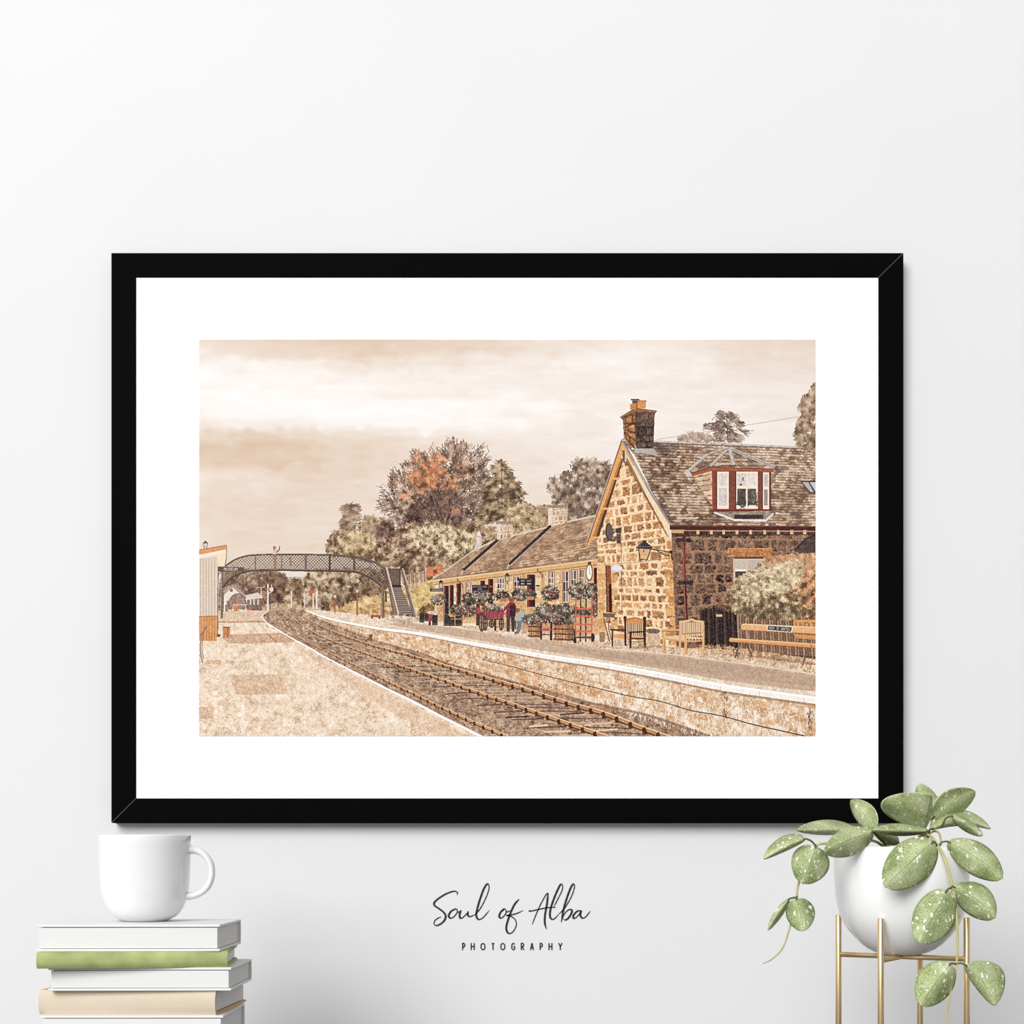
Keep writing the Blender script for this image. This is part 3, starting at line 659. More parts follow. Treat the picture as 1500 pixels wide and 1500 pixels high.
    for a, b in (((730, 790), (678.5, 835.5)), ((807, 770), (745.5, 826.5))):
        line([a, b], (4.2, 3.8), (52, 44, 40), g=(5, 4, 0)); line([(a[0] + 2.2, a[1] + 1.6), (b[0] + 1.6, b[1] + 2.2)], 1.0, (190, 172, 152)); line([b, (b[0] - 2.5, b[1] + 7)], 1.8, (200, 184, 166))
    # chimneys on the long roof, ventilator
    for x0, x1, y0, y1 in ((728, 751, 767, 789), (803, 831, 743, 768)):
        quadtex([(x0, y0), (x1, y0), (x1, y1 - 2), (x0, y1 + 2)], stone(4, 5, [(150, 116, 90), (186, 152, 120), (206, 176, 142)], (220, 198, 170), .1, seed=int(x0), rough=12))
        fill([(x0, y0), (x0 + (x1 - x0) * .22, y0), (x0 + (x1 - x0) * .22, y1 - 1), (x0, y1 + 2)], (232, 214, 190), (4, 4, 0), a=.75)
        fill([(x0 - 2, y0 - 3.4), (x1 + 1, y0 - 3.8), (x1 + 1.5, y0 + .8), (x0 - 1.5, y0 + 1)], (150, 128, 108), (7, 7, 0))
    rect(706, 770, 726, 772, (214, 194, 168)); foliage([(705, 772), (726, 772), (727, 786), (706, 792)], 330, PAL, 2.2, .9, smooth=False); rect(784, 742, 803, 744.4, (176, 146, 118)); rect(788, 744, 803, 752, (160, 130, 104), (6, 8, 0))
    fill([(697.4, 786), (701.5, 777), (705.8, 786)], (226, 216, 206)); rect(698, 786, 705.4, 796, (216, 206, 196)); rect(696.8, 785, 706.4, 787, (186, 172, 160)); line([(703.4, 787), (703.4, 796)], 1, (170, 156, 146)); fill([(694, 806), (697, 796), (706, 796), (704, 802)], (206, 192, 178))
    # eaves fascia
    line([ev0, ev1], 2.4, (228, 196, 150)); line([(ev0[0], ev0[1] - 1.4), (ev1[0], ev1[1] - 1.4)], .9, (112, 82, 60)); line([(636, evy(636) + 3.8), (877, evy(877) + 4.6)], 4.4, (214, 168, 106), g=(4, 4, 0)); line([(636, evy(636) + 6.4), (877, evy(877) + 7.6)], .9, (120, 84, 54))
    # openings: (x, width, kind)
    RED, DK = (118, 46, 40), (44, 34, 32)
    for x, w, h0, h1, kind in ((650.5, 7, 12, 51, 'd'), (659, 5.5, 12, 50, 'd'), (669, 6, 11, 46, 'd'), (682.5, 7, 10, 38, 'w'), (704, 6, 11, 46, 'd'), (715.5, 6.5, 10, 46, 'd'), (728, 12, 10, 34, 'w'), (752.5, 10, 10, 34, 'w'), (772.5, 11, 11, 56, 'd'), (803.5, 8.5, 11, 36, 'w'), (824, 10, 12, 58, 'w'), (836.5, 9, 12, 54, 'w'), (849, 8, 12, 50, 'w'), (870, 4, 14, 44, 'd')):
        y0 = evy(x) + h0 * .8; y1 = evy(x) + h1 * 1.0
        rect(x - 1.6, y0 - 1, x + w + 1.6, y1, (222, 190, 142), (4, 4, 0)); rect(x - .6, y0, x + w + .4, y1, RED, (5, 5, 0))
        if kind == 'w':
            n = 2 if w < 11 else 3
            rect(x + .6, y0 + .8, x + w - .6, y1 - 1, (226, 206, 180))
            for i in range(n):
                for j in range(3):
                    cx0 = x + 1.2 + i * (w - 2) / n; cy0 = y0 + 1.6 + j * (y1 - y0 - 3) / 3
                    rect(cx0, cy0, cx0 + (w - 2) / n - 1.2, cy0 + (y1 - y0 - 3) / 3 - 1.2, [(60, 50, 48), (98, 84, 76), (150, 136, 124)][(i + j + int(x)) % 3])
        else: rect(x + w * .3, y0 + 1, x + w, y1, DK, (4, 4, 0))
    # quoins
    for x in (664.5, 690, 724.5, 746, 785, 798, 815, 861):
        y0 = evy(x) + 9
        for j in range(8): rect(x, y0 + j * 6.2, x + (4.6 if j % 2 else 3.6) + (3 if x == 785 else 0), y0 + j * 6.2 + 5.4, (224, 200, 166) if j % 3 else (206, 172, 130), (5, 5, 0))
    for x in (678, 795): line([(x - 8, evy(x) + 3), (x - 7, evy(x) + 7), (x - 1, evy(x) + 11), (x, evy(x) + 17)], 1.5, (112, 66, 50), True); line([(x, evy(x) + 17), (x, evy(x) + 42)], 3, (204, 150, 90))
    # lanterns and signs
    for x, y in ((646, 857), (743, 847)):
        rect(x - 3, y - 4, x + 3, y + 5, (112, 92, 76)); rect(x - 1.8, y - 2, x + 1.8, y + 4, (196, 174, 148)); fill([(x - 3.6, y - 4), (x, y - 8), (x + 3.6, y - 4)], (40, 34, 32)); line([(x, y + 5), (x, y + 9)], 1, (50, 42, 38))
    rect(630, 862.6, 650.4, 866.6, (42, 36, 34)); rect(632, 864, 648, 865.2, (190, 176, 160)); line([(650, 860), (650.5, 917)], 2.2, (140, 124, 110)); rect(716, 860, 721, 868, (46, 38, 36)); rect(717, 858, 721, 860.4, (196, 66, 50))
    fill([(691.5, 857), (715, 856.6), (714.6, 869), (691.5, 869.6)], (40, 36, 36)); text('WAITING ROOM', 693, 858.2, 20, 2.6, (216, 206, 196)); text('AND', 700, 861.9, 6, 2.2, (200, 190, 180)); text('LADIES TOILET', 693, 865.2, 20, 2.6, (216, 206, 196))
    rect(760.5, 847.6, 781, 857.8, (40, 36, 36)); text('WAY OUT', 763, 849.2, 15.5, 3.4, (220, 210, 200)); rect(763, 854.6, 768, 855.8, (190, 180, 170)); rect(772, 854.6, 778, 855.8, (190, 180, 170)); rect(785, 857, 790.6, 859, (60, 48, 44))
    # clock
    ell(863.4, 838.4, 5.2, 13.4, (136, 92, 58)); ell(863.2, 838.6, 3.7, 10.4, (240, 232, 220)); line([(863.2, 838.6), (863.4, 831)], .6, (70, 56, 48)); line([(863.2, 838.6), (865, 842)], .6, (70, 56, 48)); rect(861, 823, 866, 827, (90, 64, 46))

    # furniture and flowers in front of the building
    FLO = [(36, 34, 27), (68, 63, 48), (104, 96, 74), (166, 152, 126)]
    FLR = [(128, 42, 46), (160, 62, 62), (186, 110, 104), (232, 208, 198)]

    def flowers(cx, cy, rx, ry, n, red=.35, base=(66, 60, 50)):
        t = np.linspace(0, 6.28, 11)[:-1]; o = list(zip(cx + rx * np.cos(t), cy + ry * np.sin(t)))
        foliage(o, int(n * .8), FLO, 1.6, .9, base=base, ba=1.0, fuzz=2.0, clump=.2, light=.4)
        foliage([(cx + (p[0] - cx) * .95, cy + (p[1] - cy) * .9) for p in o], int(n * red * .11), FLR, 1.0, .9, fuzz=2.0, clump=.25, light=.1, gap=.6)
        foliage(o, int(n * .03), [(170, 154, 138), (222, 206, 190), (240, 228, 216)], 1.0, .9, fuzz=1.6, light=.3, gap=.6)
    # dark trolleys, chairs at the far end
    for x, w, y0, y1 in ((614.5, 7, 899, 912), (622, 6, 900, 910), (633, 8, 901, 916), (651, 8, 900, 917), (667, 9, 898, 917), (659, 7, 904, 917)):
        rect(x, y0, x + w, y1, (50, 44, 42), (8, 6, 0)); rect(x + 1, y1 - 3.4, x + w - 1, y1, (120, 98, 80), a=.5)
    rect(627.5, 901, 633, 910, (160, 64, 60), (5, 5, 0)); rect(628, 910, 631, 916, (52, 44, 42)); ell(634, 897.5, 8, 2.8, (206, 190, 178), (12, 12, 0)); rect(657, 899, 680, 902, (206, 150, 96), (6, 6, 0)); rect(661, 906, 680, 907.4, (196, 146, 96))
    for x in (664, 671, 677): line([(x, 900), (x, 917)], 1.4, (60, 48, 42))
    flowers(669, 893, 11, 7, 420, .25); flowers(686, 894, 10, 9, 420, .8); rect(678, 908, 698, 914, (214, 178, 128), (5, 5, 0)); rect(678, 913, 697, 917, (232, 216, 196), (5, 5, 0)); rect(697.5, 884, 703, 916, (78, 52, 42), (5, 5, 0))
    # luggage barrow, maroon
    fill([(699, 896), (739, 893), (737, 905), (709, 906)], (138, 48, 58), (6, 6, 0)); line([(703, 893), (739, 890.6)], 1.2, (176, 92, 98))
    for i in range(10): x = 711 + i * 2.7; line([(x, 894.5), (x, 905)], .7, (190, 104, 108))
    rect(699, 890, 702.5, 899, (176, 70, 76)); line([(738, 900), (744, 896)], 1.2, (120, 46, 52))
    for x, y, rx, ry in ((705.5, 912, 4.6, 13.5), (711, 913, 3.4, 11), (734.5, 914, 3.8, 9.5), (720, 914, 4, 6)):
        ell(x, y, rx, ry, (58, 50, 48)); ell(x, y, rx - 1.4, ry - 1.8, (142, 116, 96), (8, 8, 0)); line([(x - rx, y), (x + rx, y)], .8, (58, 50, 48)); line([(x, y - ry), (x, y + ry)], .8, (58, 50, 48)); ell(x, y, 1, 2, (60, 50, 46))
    rect(724, 906, 727, 924, (62, 50, 46)); rect(709, 906, 738, 908, (74, 44, 44))
    # hanging baskets
    for cx, cy, rx, ry, n, rd in ((642, 878, 11, 7, 420, .45), (688, 877, 14, 8, 560, .3), (704, 876, 9, 7, 300, .4), (717, 874, 8, 6, 280, .45), (736, 873, 10, 6, 340, .2), (762, 871, 12, 8, 460, .25), (777, 871, 8, 6, 260, .3), (806, 869, 13, 10, 600, .55), (854, 865, 22, 12, 1300, .3), (870, 872, 7, 12, 300, .6)):
        flowers(cx, cy, rx, ry, n, rd)
    fill([(729, 877), (743, 877), (739, 881), (733, 881)], (190, 110, 72)); fill([(771, 874), (783, 874), (782, 879), (773, 879)], (196, 124, 72), (5, 5, 0))
    flowers(722, 890, 16, 5, 420, .7)
    # woman in maroon coat with a dark bag
    ell(749.6, 879.5, 4.0, 5.0, (150, 84, 50), (9, 8, 0)); fill([(744, 884), (748, 882), (754, 883), (756.5, 890), (755, 903), (741, 904), (742, 892), (738, 897), (737, 894)], (130, 50, 60), (7, 7, 0)); fill([(747, 888), (753.5, 884), (755.6, 894), (753.5, 904), (746.5, 904)], (52, 36, 40), (4, 4, 0))
    fill([(742, 903), (747.4, 903), (746.4, 925), (742, 925)], (62, 62, 64), (4, 4, 0)); fill([(748, 903), (754, 903), (753.6, 925), (750, 925)], (54, 54, 56), (4, 4, 0)); ell(741, 927.4, 3, 1.6, (236, 224, 212)); ell(750.6, 927.6, 3, 1.6, (236, 224, 212))
    # man in a pale blue shirt sitting bent forward
    ell(758.6, 893.6, 3.0, 3.4, (130, 96, 74)); fill([(759, 898), (765, 895.6), (771, 900), (772.5, 906), (766, 911), (758, 908), (755.4, 911), (757, 903)], (160, 172, 180), (7, 6, 0)); fill([(757, 910), (765, 909), (764, 916), (761.5, 926), (756, 926.4), (758, 916)], (104, 116, 122), (5, 5, 0)); ell(757, 927, 3.6, 1.4, (96, 78, 66)); ell(757, 906, 1.4, 1.6, (206, 160, 130)); rect(765, 911, 772, 928, (190, 152, 112), (8, 8, 0)); rect(754, 909, 756, 922, (90, 72, 62))
    foliage([(730, 929), (776, 930), (800, 934), (760, 934)], 200, [(206, 178, 148), (236, 216, 194)], 1.5, .8)
    # half barrels and bench between them
    for x0, x1, y0, y1 in ((773.6, 793, 909, 934), (811, 841, 912, 939)):
        fill([(x0 - 1.5, y0), (x1, y0), (x1 - 1, y1), (x0 + 2, y1)], (186, 136, 92), (10, 10, 5))
        for i in range(6): x = x0 + (x1 - x0) * (i + .5) / 6; line([(x, y0), (x, y1)], .7, (130, 88, 58))
        for f in (.35, .62, .9): line([(x0 - .5, y0 + (y1 - y0) * f), (x1 - .5, y0 + (y1 - y0) * f + .5)], 1.6, (60, 48, 42))
        fill([(x0 + (x1 - x0) * .62, y0), (x1, y0), (x1 - 1, y1), (x0 + (x1 - x0) * .66, y1)], (96, 66, 46), (8, 8, 0), a=.45)
    rect(791.6, 911, 794, 937, (58, 44, 40)); rect(805.6, 913, 809, 938, (52, 40, 38)); rect(792, 911, 809, 913, (74, 58, 50)); rect(793, 920, 807, 924.5, (176, 92, 76), (5, 5, 0)); rect(793, 929, 807, 930.6, (84, 60, 52)); rect(794, 913, 806, 919, (196, 150, 106), (6, 6, 0))
    for cx, cy, rx, ry, n, rd in ((778, 907, 12, 7, 520, .35), (799, 906, 11, 6, 460, .7), (788, 897, 5, 8, 240, .1), (799, 893, 8, 10, 380, .6), (812, 896, 9, 9, 460, .35), (825, 893, 11, 8, 560, .25), (818, 908, 12, 6, 480, .6), (834, 908, 8, 5, 300, .3), (828, 900, 5, 9, 240, .05), (841, 895, 6, 8, 240, .6), (857, 897, 10, 7, 380, .5), (872, 893, 6, 10, 260, .7)):
        flowers(cx, cy, rx, ry, n, rd)
    rect(798.6, 885, 801, 899, (96, 112, 62)); rect(842, 905, 876, 932, (204, 160, 112), (9, 9, 4))
    # red sack trolley
    for x, c in ((843.4, (202, 96, 70)), (850.6, (66, 56, 54)), (858.4, (66, 56, 54)), (867, (202, 96, 70))): line([(x, 878), (x - .5, 940)], 2.0, c, g=(5, 5, 0))
    for y in (892, 903, 915, 925, 934): line([(843, y), (868, y - .5)], 2.4, (204, 104, 78) if y < 934 else (72, 56, 50), g=(5, 5, 0))
    line([(841.4, 922), (841.6, 940)], 2.2, (52, 44, 42)); ell(842, 938, 2.4, 4.6, (48, 42, 40)); ell(868.4, 934, 2.6, 6.6, (48, 42, 40)); rect(872, 930, 880, 938, (232, 212, 186), (5, 5, 0))

    # ------------------------------------------------------------ station house: gable wall
    gable = [(913, 666), (981, 786), (984, 800), (991, 947), (968, 946), (876, 931), (874.6, 786)]
    fill(gable, (212, 164, 112), (8, 8, 5))
    quadtex([(868, 690), (990, 652), (992, 948), (876, 932)], stone(22, 10, [(140, 96, 62), (176, 124, 78), (204, 152, 98), (220, 172, 118), (126, 86, 58)], (240, 208, 164), .10, seed=5, rough=30, jit=.6, soft=.08), gable)
    # quoins of the corner and of the left edge
    for j in range(11):
        y = 792 + j * 14.0; x = 983.5 + (y - 792) * .046; w = 12 if j % 2 else 7
        fill([(x - w, y), (x, y + 1), (x + .5, y + 13), (x - w, y + 12)], (214, 160, 100) if j % 3 else (198, 142, 86), (8, 9, 5))
    for j in range(9):
        y = 828 + j * 11.4
        fill([(876, y), (886.6, y + .3), (887, y + 10.4), (876, y + 10)], (210, 158, 98) if j % 2 else (222, 176, 118), (7, 8, 4))
        fill([(895.5, y + 2), (905 if j % 2 else 900, y + 2.3), (905 if j % 2 else 900, y + 12), (895.5, y + 11.6)], (212, 162, 104) if j % 2 else (226, 182, 126), (7, 8, 4))
    fill([(887, 828), (894.6, 828.3), (896.8, 897), (888.4, 897)], (140, 80, 48), (7, 8, 0)); fill([(892, 856), (895.6, 856), (896.8, 897), (892.4, 897)], (44, 30, 26)); fill([(887, 828), (888.6, 828), (889.6, 897), (888.2, 897)], (84, 50, 36))
    fill([(883, 898), (901, 899), (900.5, 905), (884, 904)], (104, 82, 66), (8, 7, 0)); line([(884, 905), (889, 925), (893, 940)], 1.6, (110, 84, 66)); line([(893, 905), (891, 920), (896, 938)], 1.2, (80, 60, 50)); rect(878, 926, 886, 940, (150, 118, 90), (12, 10, 0))
    line([(874, 800), (905, 797), (935, 794), (982, 785)], .6, (110, 80, 58), a=.7); line([(876, 827.6), (930, 824), (984, 817)], .7, (112, 82, 60), a=.8); line([(910, 795), (911, 897)], .7, (112, 82, 62)); line([(893, 898), (911, 897)], .6, (112, 82, 62))
    # plaque, dish, box, lamp
    ell(903.6, 833.2, 8.4, 5.4, (196, 190, 186), (5, 4, 0)); ell(903.8, 832.6, 7.2, 4.2, (226, 222, 218));
    ell(892.6, 779.6, 5.8, 13.2, (62, 54, 50), (4, 4, 0), rot=-.05); ell(893.4, 779.4, 4.6, 11.8, (94, 84, 76), (4, 4, 0), rot=-.05); line([(897, 781), (903, 778), (906, 775)], 1.4, (70, 60, 54)); rect(902, 774, 909, 781, (70, 58, 52), (8, 6, 0)); rect(903, 782, 909.5, 796, (84, 64, 52), (10, 8, 0))
    fill([(935.4, 803), (953.6, 803), (948, 820.4), (937, 819.6)], (214, 170, 118), (6, 6, 0)); line([(935.4, 803), (937.4, 819.6)], 1.4, (46, 42, 42)); line([(953.6, 803), (947.8, 820.4)], 1.4, (46, 42, 42)); line([(937, 819.4), (948, 820.4)], 1.2, (46, 42, 42))
    fill([(931.5, 801.4), (941, 794.6), (941.4, 791.6), (946.6, 791.6), (947, 794.6), (955.6, 801.4), (953.6, 804.6), (935, 804)], (58, 54, 54), (5, 4, 0)); line([(933, 800.6), (954, 800.8)], .8, (128, 122, 118)); rect(942, 805, 943.4, 809, (80, 60, 46))
    line([(955, 804.8), (962, 806), (972, 812.5), (982, 815)], 1.3, (52, 46, 44), True); line([(956, 805), (970, 807), (984, 810)], 1.3, (52, 46, 44), True)
    for x, y in ((965, 809), (970, 810.4), (975, 812), (979, 812.6)): ell(x, y, 1.7, 1.7, (60, 52, 48)); ell(x, y, .8, .8, (206, 160, 110))
    line([(983.4, 806), (984.6, 821)], 2.0, (46, 40, 38)); ell(982.6, 808.6, 2.6, 2.4, (52, 46, 42))

    # front wall, in the shade of the eaves
    front = [(983.4, 776), (1195, 776), (1195, 930), (1100, 930), (1026, 950), (991, 949)]
    quadtex([(984, 776), (1195, 780), (1195, 930), (990, 949)], stone(11, 10, [(58, 46, 40), (84, 66, 53), (126, 98, 74), (96, 75, 59), (142, 110, 83)], (152, 115, 84), .05, seed=9, rough=30, jit=.55, soft=.07), front)
    fill([(984, 776), (1195, 776), (1195, 784), (984, 786)], (52, 40, 34), (10, 10, 0), a=.75)
    fill([(991, 930), (1030, 930), (1030, 949), (992, 949)], (92, 68, 52), (10, 10, 0), a=.6)
    fill([(983.4, 786), (989, 786), (995, 947), (990.6, 948)], (120, 86, 62), (9, 9, 0), a=.7)
    # lintel, window
    fill([(1066, 803), (1132, 803), (1131, 816.4), (1067, 817)], (182, 122, 72), (11, 13, 6)); line([(1066, 803.4), (1132, 803.4)], 1, (206, 152, 100)); line([(1067, 816.6), (1131, 816)], 1.2, (110, 70, 44))
    rect(1074, 817, 1120, 863, (206, 184, 160)); rect(1077, 820.5, 1093, 835, (196, 180, 164), (4, 5, 0)); rect(1096, 821, 1117, 835, (190, 172, 154), (4, 5, 0)); rect(1077, 834, 1093, 837, (238, 228, 214)); rect(1077, 837, 1093, 847, (82, 66, 56), (6, 6, 0)); rect(1096, 836, 1117, 847, (104, 84, 68), (6, 6, 0)); rect(1077, 850, 1093, 863, (52, 44, 40), (5, 5, 0)); rect(1096, 850, 1117, 863, (60, 50, 44), (5, 5, 0)); line([(1075, 817.6), (1120, 817.6)], 1.4, (70, 50, 38))
    # gutter, rafter ends, downpipe
    for x in (1002.4, 1022.4, 1042, 1060, 1079.5, 1099.5, 1120, 1140, 1159.7, 1178.9): rect(x - 2.2, 776.4, x + 2.2, 783.4, (224, 186, 136), (4, 4, 0)); rect(x - 2.2, 782.4, x + 2.4, 784, (110, 80, 56))
    rect(984, 776, 1002, 781, (206, 160, 106), (5, 5, 0)); line([(985, 777.4), (1195, 778.4)], 1.2, (196, 152, 104))
    porch = [(1163, 806), (1180, 790), (1195, 783.6), (1195, 811), (1170, 812)]
    fill(porch, (74, 62, 54), (6, 6, 3)); line([(1164, 806), (1180, 790), (1195, 783)], 2.2, (50, 42, 38)); line([(1168, 812), (1195, 810)], 2, (150, 96, 64)); line([(1163, 807), (1168, 812)], 2.0, (120, 110, 104))
    line([(1004, 778), (1002, 786), (1001.4, 800)], 4.4, (84, 36, 32), g=(4, 4, 0)); line([(1001.6, 790), (1002.4, 850), (1005.4, 908)], 4.2, (112, 46, 38), g=(5, 5, 0)); line([(1000.6, 792), (1001.4, 850), (1004.2, 905)], 1, (176, 98, 76)); line([(1004, 850), (1006.6, 908)], 1.6, (54, 28, 26))
    for y, x in ((791.5, 1001), (854, 1003.6)): rect(x - 9, y - 3, x + 9, y + 2.6, (56, 42, 36), (9, 8, 0)); ell(x + 8, y, 3.6, 3.6, (48, 38, 33)); ell(x - 8, y, 3.2, 3.4, (60, 46, 38))

    # ------------------------------------------------------------ house roof
    hroof = [(911, 644), (925, 641.6), (958, 646.5), (1050, 650), (1195, 656.6), (1195, 772), (981.4, 770), (960, 730), (930, 668)]
    quadtex([(905, 643), (1195, 655.6), (1195, 771.6), (900, 769)], slates(30, 54, [(112, 91, 73), (150, 123, 98), (178, 148, 118), (200, 171, 140), (220, 195, 166)], (86, 68, 54), 8, 11, lum=lambda u, v: 16 * (u - .45) - 7), hroof)
    fill([(958, 647), (1000, 649), (985, 668), (952, 666)], (60, 58, 58), (10, 10, 6), a=.35)
    line([(957, 646.6), (1050, 650), (1195, 656.2)], 2.6, (196, 186, 176), g=(4, 4, 0)); line([(957, 648.6), (1195, 658.2)], .8, (110, 98, 88))
    for x in (993, 1042, 1087, 1129): line([(x, 645 + (x - 958) * .04), (x + 1, 651 + (x - 958) * .04)], 1, (120, 108, 98))
    line([(911, 643.6), (926, 641.6)], 2.2, (150, 144, 138)); line([(912, 646), (936, 694), (982, 769)], 2.8, (140, 132, 126), g=(5, 5, 0)); line([(915, 648), (939, 694), (984, 767)], .9, (70, 60, 54))
    fill([(981, 769.4), (1195, 771), (1195, 776.6), (981, 776)], (70, 36, 32), (4, 4, 0)); line([(981, 770), (1195, 771.4)], 1, (120, 74, 62))
    # chimney of the house
    fill([(912.4, 614), (932, 604), (932.6, 657), (930, 658), (913.8, 640.6)], (172, 116, 66), (12, 12, 5))
    quadtex([(912, 614), (932, 604), (932, 657), (914, 641)], stone(4, 3, [(120, 80, 48), (170, 116, 66), (196, 140, 84)], (92, 62, 42), .08, seed=3, rough=22), [(912.4, 614), (932, 604), (932.6, 657), (930, 658), (913.8, 640.6)])
    quadtex([(932, 604), (959, 604), (957, 657), (932.6, 657)], stone(5, 4, [(62, 50, 42), (88, 70, 56), (112, 88, 70)], (58, 46, 38), .07, seed=4, rough=20)); rect(932, 607, 958.6, 619, (110, 88, 70), (12, 14, 5), a=.6); line([(932, 604), (932.6, 657)], 1, (70, 54, 42))
    line([(912.6, 627), (932, 619.4), (959, 619.4)], 1.2, (60, 46, 38)); fill([(907.8, 611), (930, 597.6), (962.8, 601.6), (959, 607), (932, 605.4), (913, 616)], (104, 76, 52), (12, 12, 0)); line([(908, 611.4), (931, 601), (962, 603)], 1.2, (160, 118, 80))
    rect(931.6, 588, 946.2, 598.4, (206, 140, 74), (6, 6, 0)); rect(930.8, 586.6, 947, 589.2, (190, 124, 66)); rect(931.6, 590, 934, 598, (150, 96, 54)); rect(923, 592, 931.4, 600, (190, 126, 66), (6, 6, 0)); rect(924, 584.4, 936.6, 586.4, (62, 54, 50)); rect(926, 586, 934, 592, (120, 110, 104)); rect(927, 587.4, 933, 590, (70, 60, 56))
    fill([(932, 657), (958, 657), (964, 668), (940, 664), (928, 664)], (172, 164, 156), (5, 5, 0)); line([(930, 652), (934, 664)], 1.6, (190, 182, 172))
    # barge boards of the gable
    fill([(906, 668), (913.5, 672), (884, 762), (876, 790), (864, 790), (868, 780)], (176, 116, 66), (6, 7, 0)); fill([(913.5, 672), (884, 765), (876, 790), (872, 790), (880, 764), (911, 674)], (66, 48, 38), a=.9)
    for x, y in ((902, 701), (886.5, 745), (872, 787.5)): fill([(x - 4, y - 1.5), (x + 5, y - 1.5), (x + 5, y + 1.8), (x - 5, y + 1.8)], (224, 164, 98))
    fill([(911.2, 646), (914.6, 656), (867.4, 788), (862, 803), (860.6, 797), (888, 716)], (222, 160, 94), (5, 5, 0)); line([(911, 645), (888, 712), (860.6, 795)], 1.6, (110, 76, 56)); line([(910, 644), (860, 793)], .8, (206, 196, 186))
    fill([(911.6, 650), (914, 652), (951, 722), (980.6, 769), (981.4, 787), (979, 784), (946, 722), (912, 664)], (240, 208, 164), (4, 4, 0)); fill([(912, 657), (946, 724), (979, 786), (976, 784), (941, 722), (911, 668)], (110, 78, 54), a=.75); fill([(914.4, 664), (918, 664), (918, 676), (914.6, 676)], (196, 186, 172)); rect(913, 660, 914.8, 678, (84, 64, 50))
    fill([(911.5, 648), (930, 682), (928.5, 684), (911.8, 655)], (226, 160, 92))

    # dormer
    fill([(1013.6, 694), (1042.6, 688), (1043, 740), (1034, 728)], (206, 176, 140), (7, 7, 0))
    quadtex([(1012, 694), (1043, 688), (1043, 742), (1012, 742)], slates(7, 5, [(196, 164, 128), (216, 188, 152), (228, 204, 172)], (130, 102, 78), 5, 8), [(1014, 694), (1042.6, 688), (1043, 740), (1035, 728)])
    droof = [(1003, 694), (1036, 666), (1067.6, 655.6), (1100, 668), (1137, 684), (1133, 688), (1042, 684), (1014, 693)]
    quadtex([(1030, 655), (1100, 655), (1137, 690), (1003, 694)], slates(8, 14, [(120, 98, 78), (158, 130, 102), (190, 160, 128), (206, 180, 150)], (84, 68, 54), 6, 9), droof)
    for a, b, w in (((1067.6, 656), (1041, 683), 4.2), ((1069, 656), (1075.6, 681), 5.4), ((1070, 657), (1135, 684.6), 4.2), ((1036, 666), (1003.6, 694), 4.6), ((1036, 666), (1066, 656), 2.6)):
        line([a, b], w, (188, 178, 168), g=(7, 6, 0)); line([(a[0] + w * .4, a[1] + .8), (b[0] + w * .4, b[1] + .8)], .8, (96, 84, 76))
    fill([(1002, 691), (1010, 690), (1014, 697), (1006, 699)], (196, 190, 184), (4, 4, 0))
    fill([(1013, 694), (1042, 685), (1133, 687.6), (1133, 691.6), (1042, 690), (1014, 698)], (160, 84, 56), (6, 5, 0)); line([(1013, 693.6), (1042, 684.6), (1134, 687.4)], 1, (84, 52, 42))
    fill([(1042.6, 689.5), (1128.6, 691), (1128.6, 747.4), (1044, 749)], (118, 66, 48), (5, 5, 0)); line([(1043.6, 690), (1044.4, 748)], 2, (160, 70, 48)); line([(1044, 748.6), (1128.6, 747.4)], 2.0, (110, 40, 34)); line([(1128.6, 690), (1129, 748)], 1.6, (84, 48, 38))

    def sash(x0, x1, y0, y1, panes):
        rect(x0, y0, x1, y1, (240, 222, 198), (2, 2, 0)); rect(x0 - .8, y0 - .6, x0 + .4, y1 + .5, (84, 48, 38))
        for a, b, c, d, col in panes: rect(x0 + (x1 - x0) * a, y0 + (y1 - y0) * b, x0 + (x1 - x0) * c, y0 + (y1 - y0) * d, col, (5, 7, 4))
    sash(1050, 1067.6, 691, 745.4, ((.14, .05, .86, .38, (214, 204, 194)), (.14, .44, .86, .92, (206, 196, 186)))); sash(1078, 1110, 691, 745.4, ((.07, .05, .47, .38, (206, 198, 190)), (.53, .05, .93, .38, (222, 212, 202)), (.07, .46, .46, .9, (84, 76, 66)), (.53, .46, .92, .9, (92, 84, 74)))); sash(1117, 1126.4, 692, 746, ((.2, .05, .85, .38, (196, 186, 176)), (.2, .46, .8, .9, (150, 138, 124))))
    foliage([(1080, 722), (1084, 706), (1088, 700), (1092, 712), (1093, 741), (1080, 741)], 130, [(58, 54, 46), (92, 86, 72), (140, 130, 112)], 2, .8, light=0, gap=.5)
    foliage([(1096, 728), (1100, 718), (1108, 722), (1108, 741), (1096, 741)], 80, [(58, 54, 46), (92, 86, 72), (140, 130, 112)], 2, .8, light=0, gap=.4)
    rect(1093.2, 692, 1094.8, 744, (240, 222, 198)); rect(1079, 711.6, 1109, 715.4, (240, 222, 198))
    fill([(1045, 750), (1128, 749), (1133, 754), (1120, 764), (1076, 764)], (150, 132, 116), (9, 9, 5)); rect(1076, 754, 1118, 760, (56, 48, 44), (7, 6, 0)); line([(1046, 750.6), (1076, 762), (1122, 762.6), (1133, 752)], 2.8, (222, 216, 208), g=(5, 4, 0)); rect(1082, 751.6, 1094, 753.4, (190, 160, 130))
    fill([(1171.5, 704.6), (1195, 704.6), (1195, 723.4), (1186, 723)], (70, 64, 60)); fill([(1175, 706.4), (1184, 706.4), (1192, 721), (1187, 721)], (176, 172, 168)); fill([(1186, 706.4), (1195, 706.4), (1195, 721)], (196, 192, 186))

    # trees behind the house
    line([(962, 644), (1050, 630), (1170, 610.6)], .8, (176, 158, 142), True)
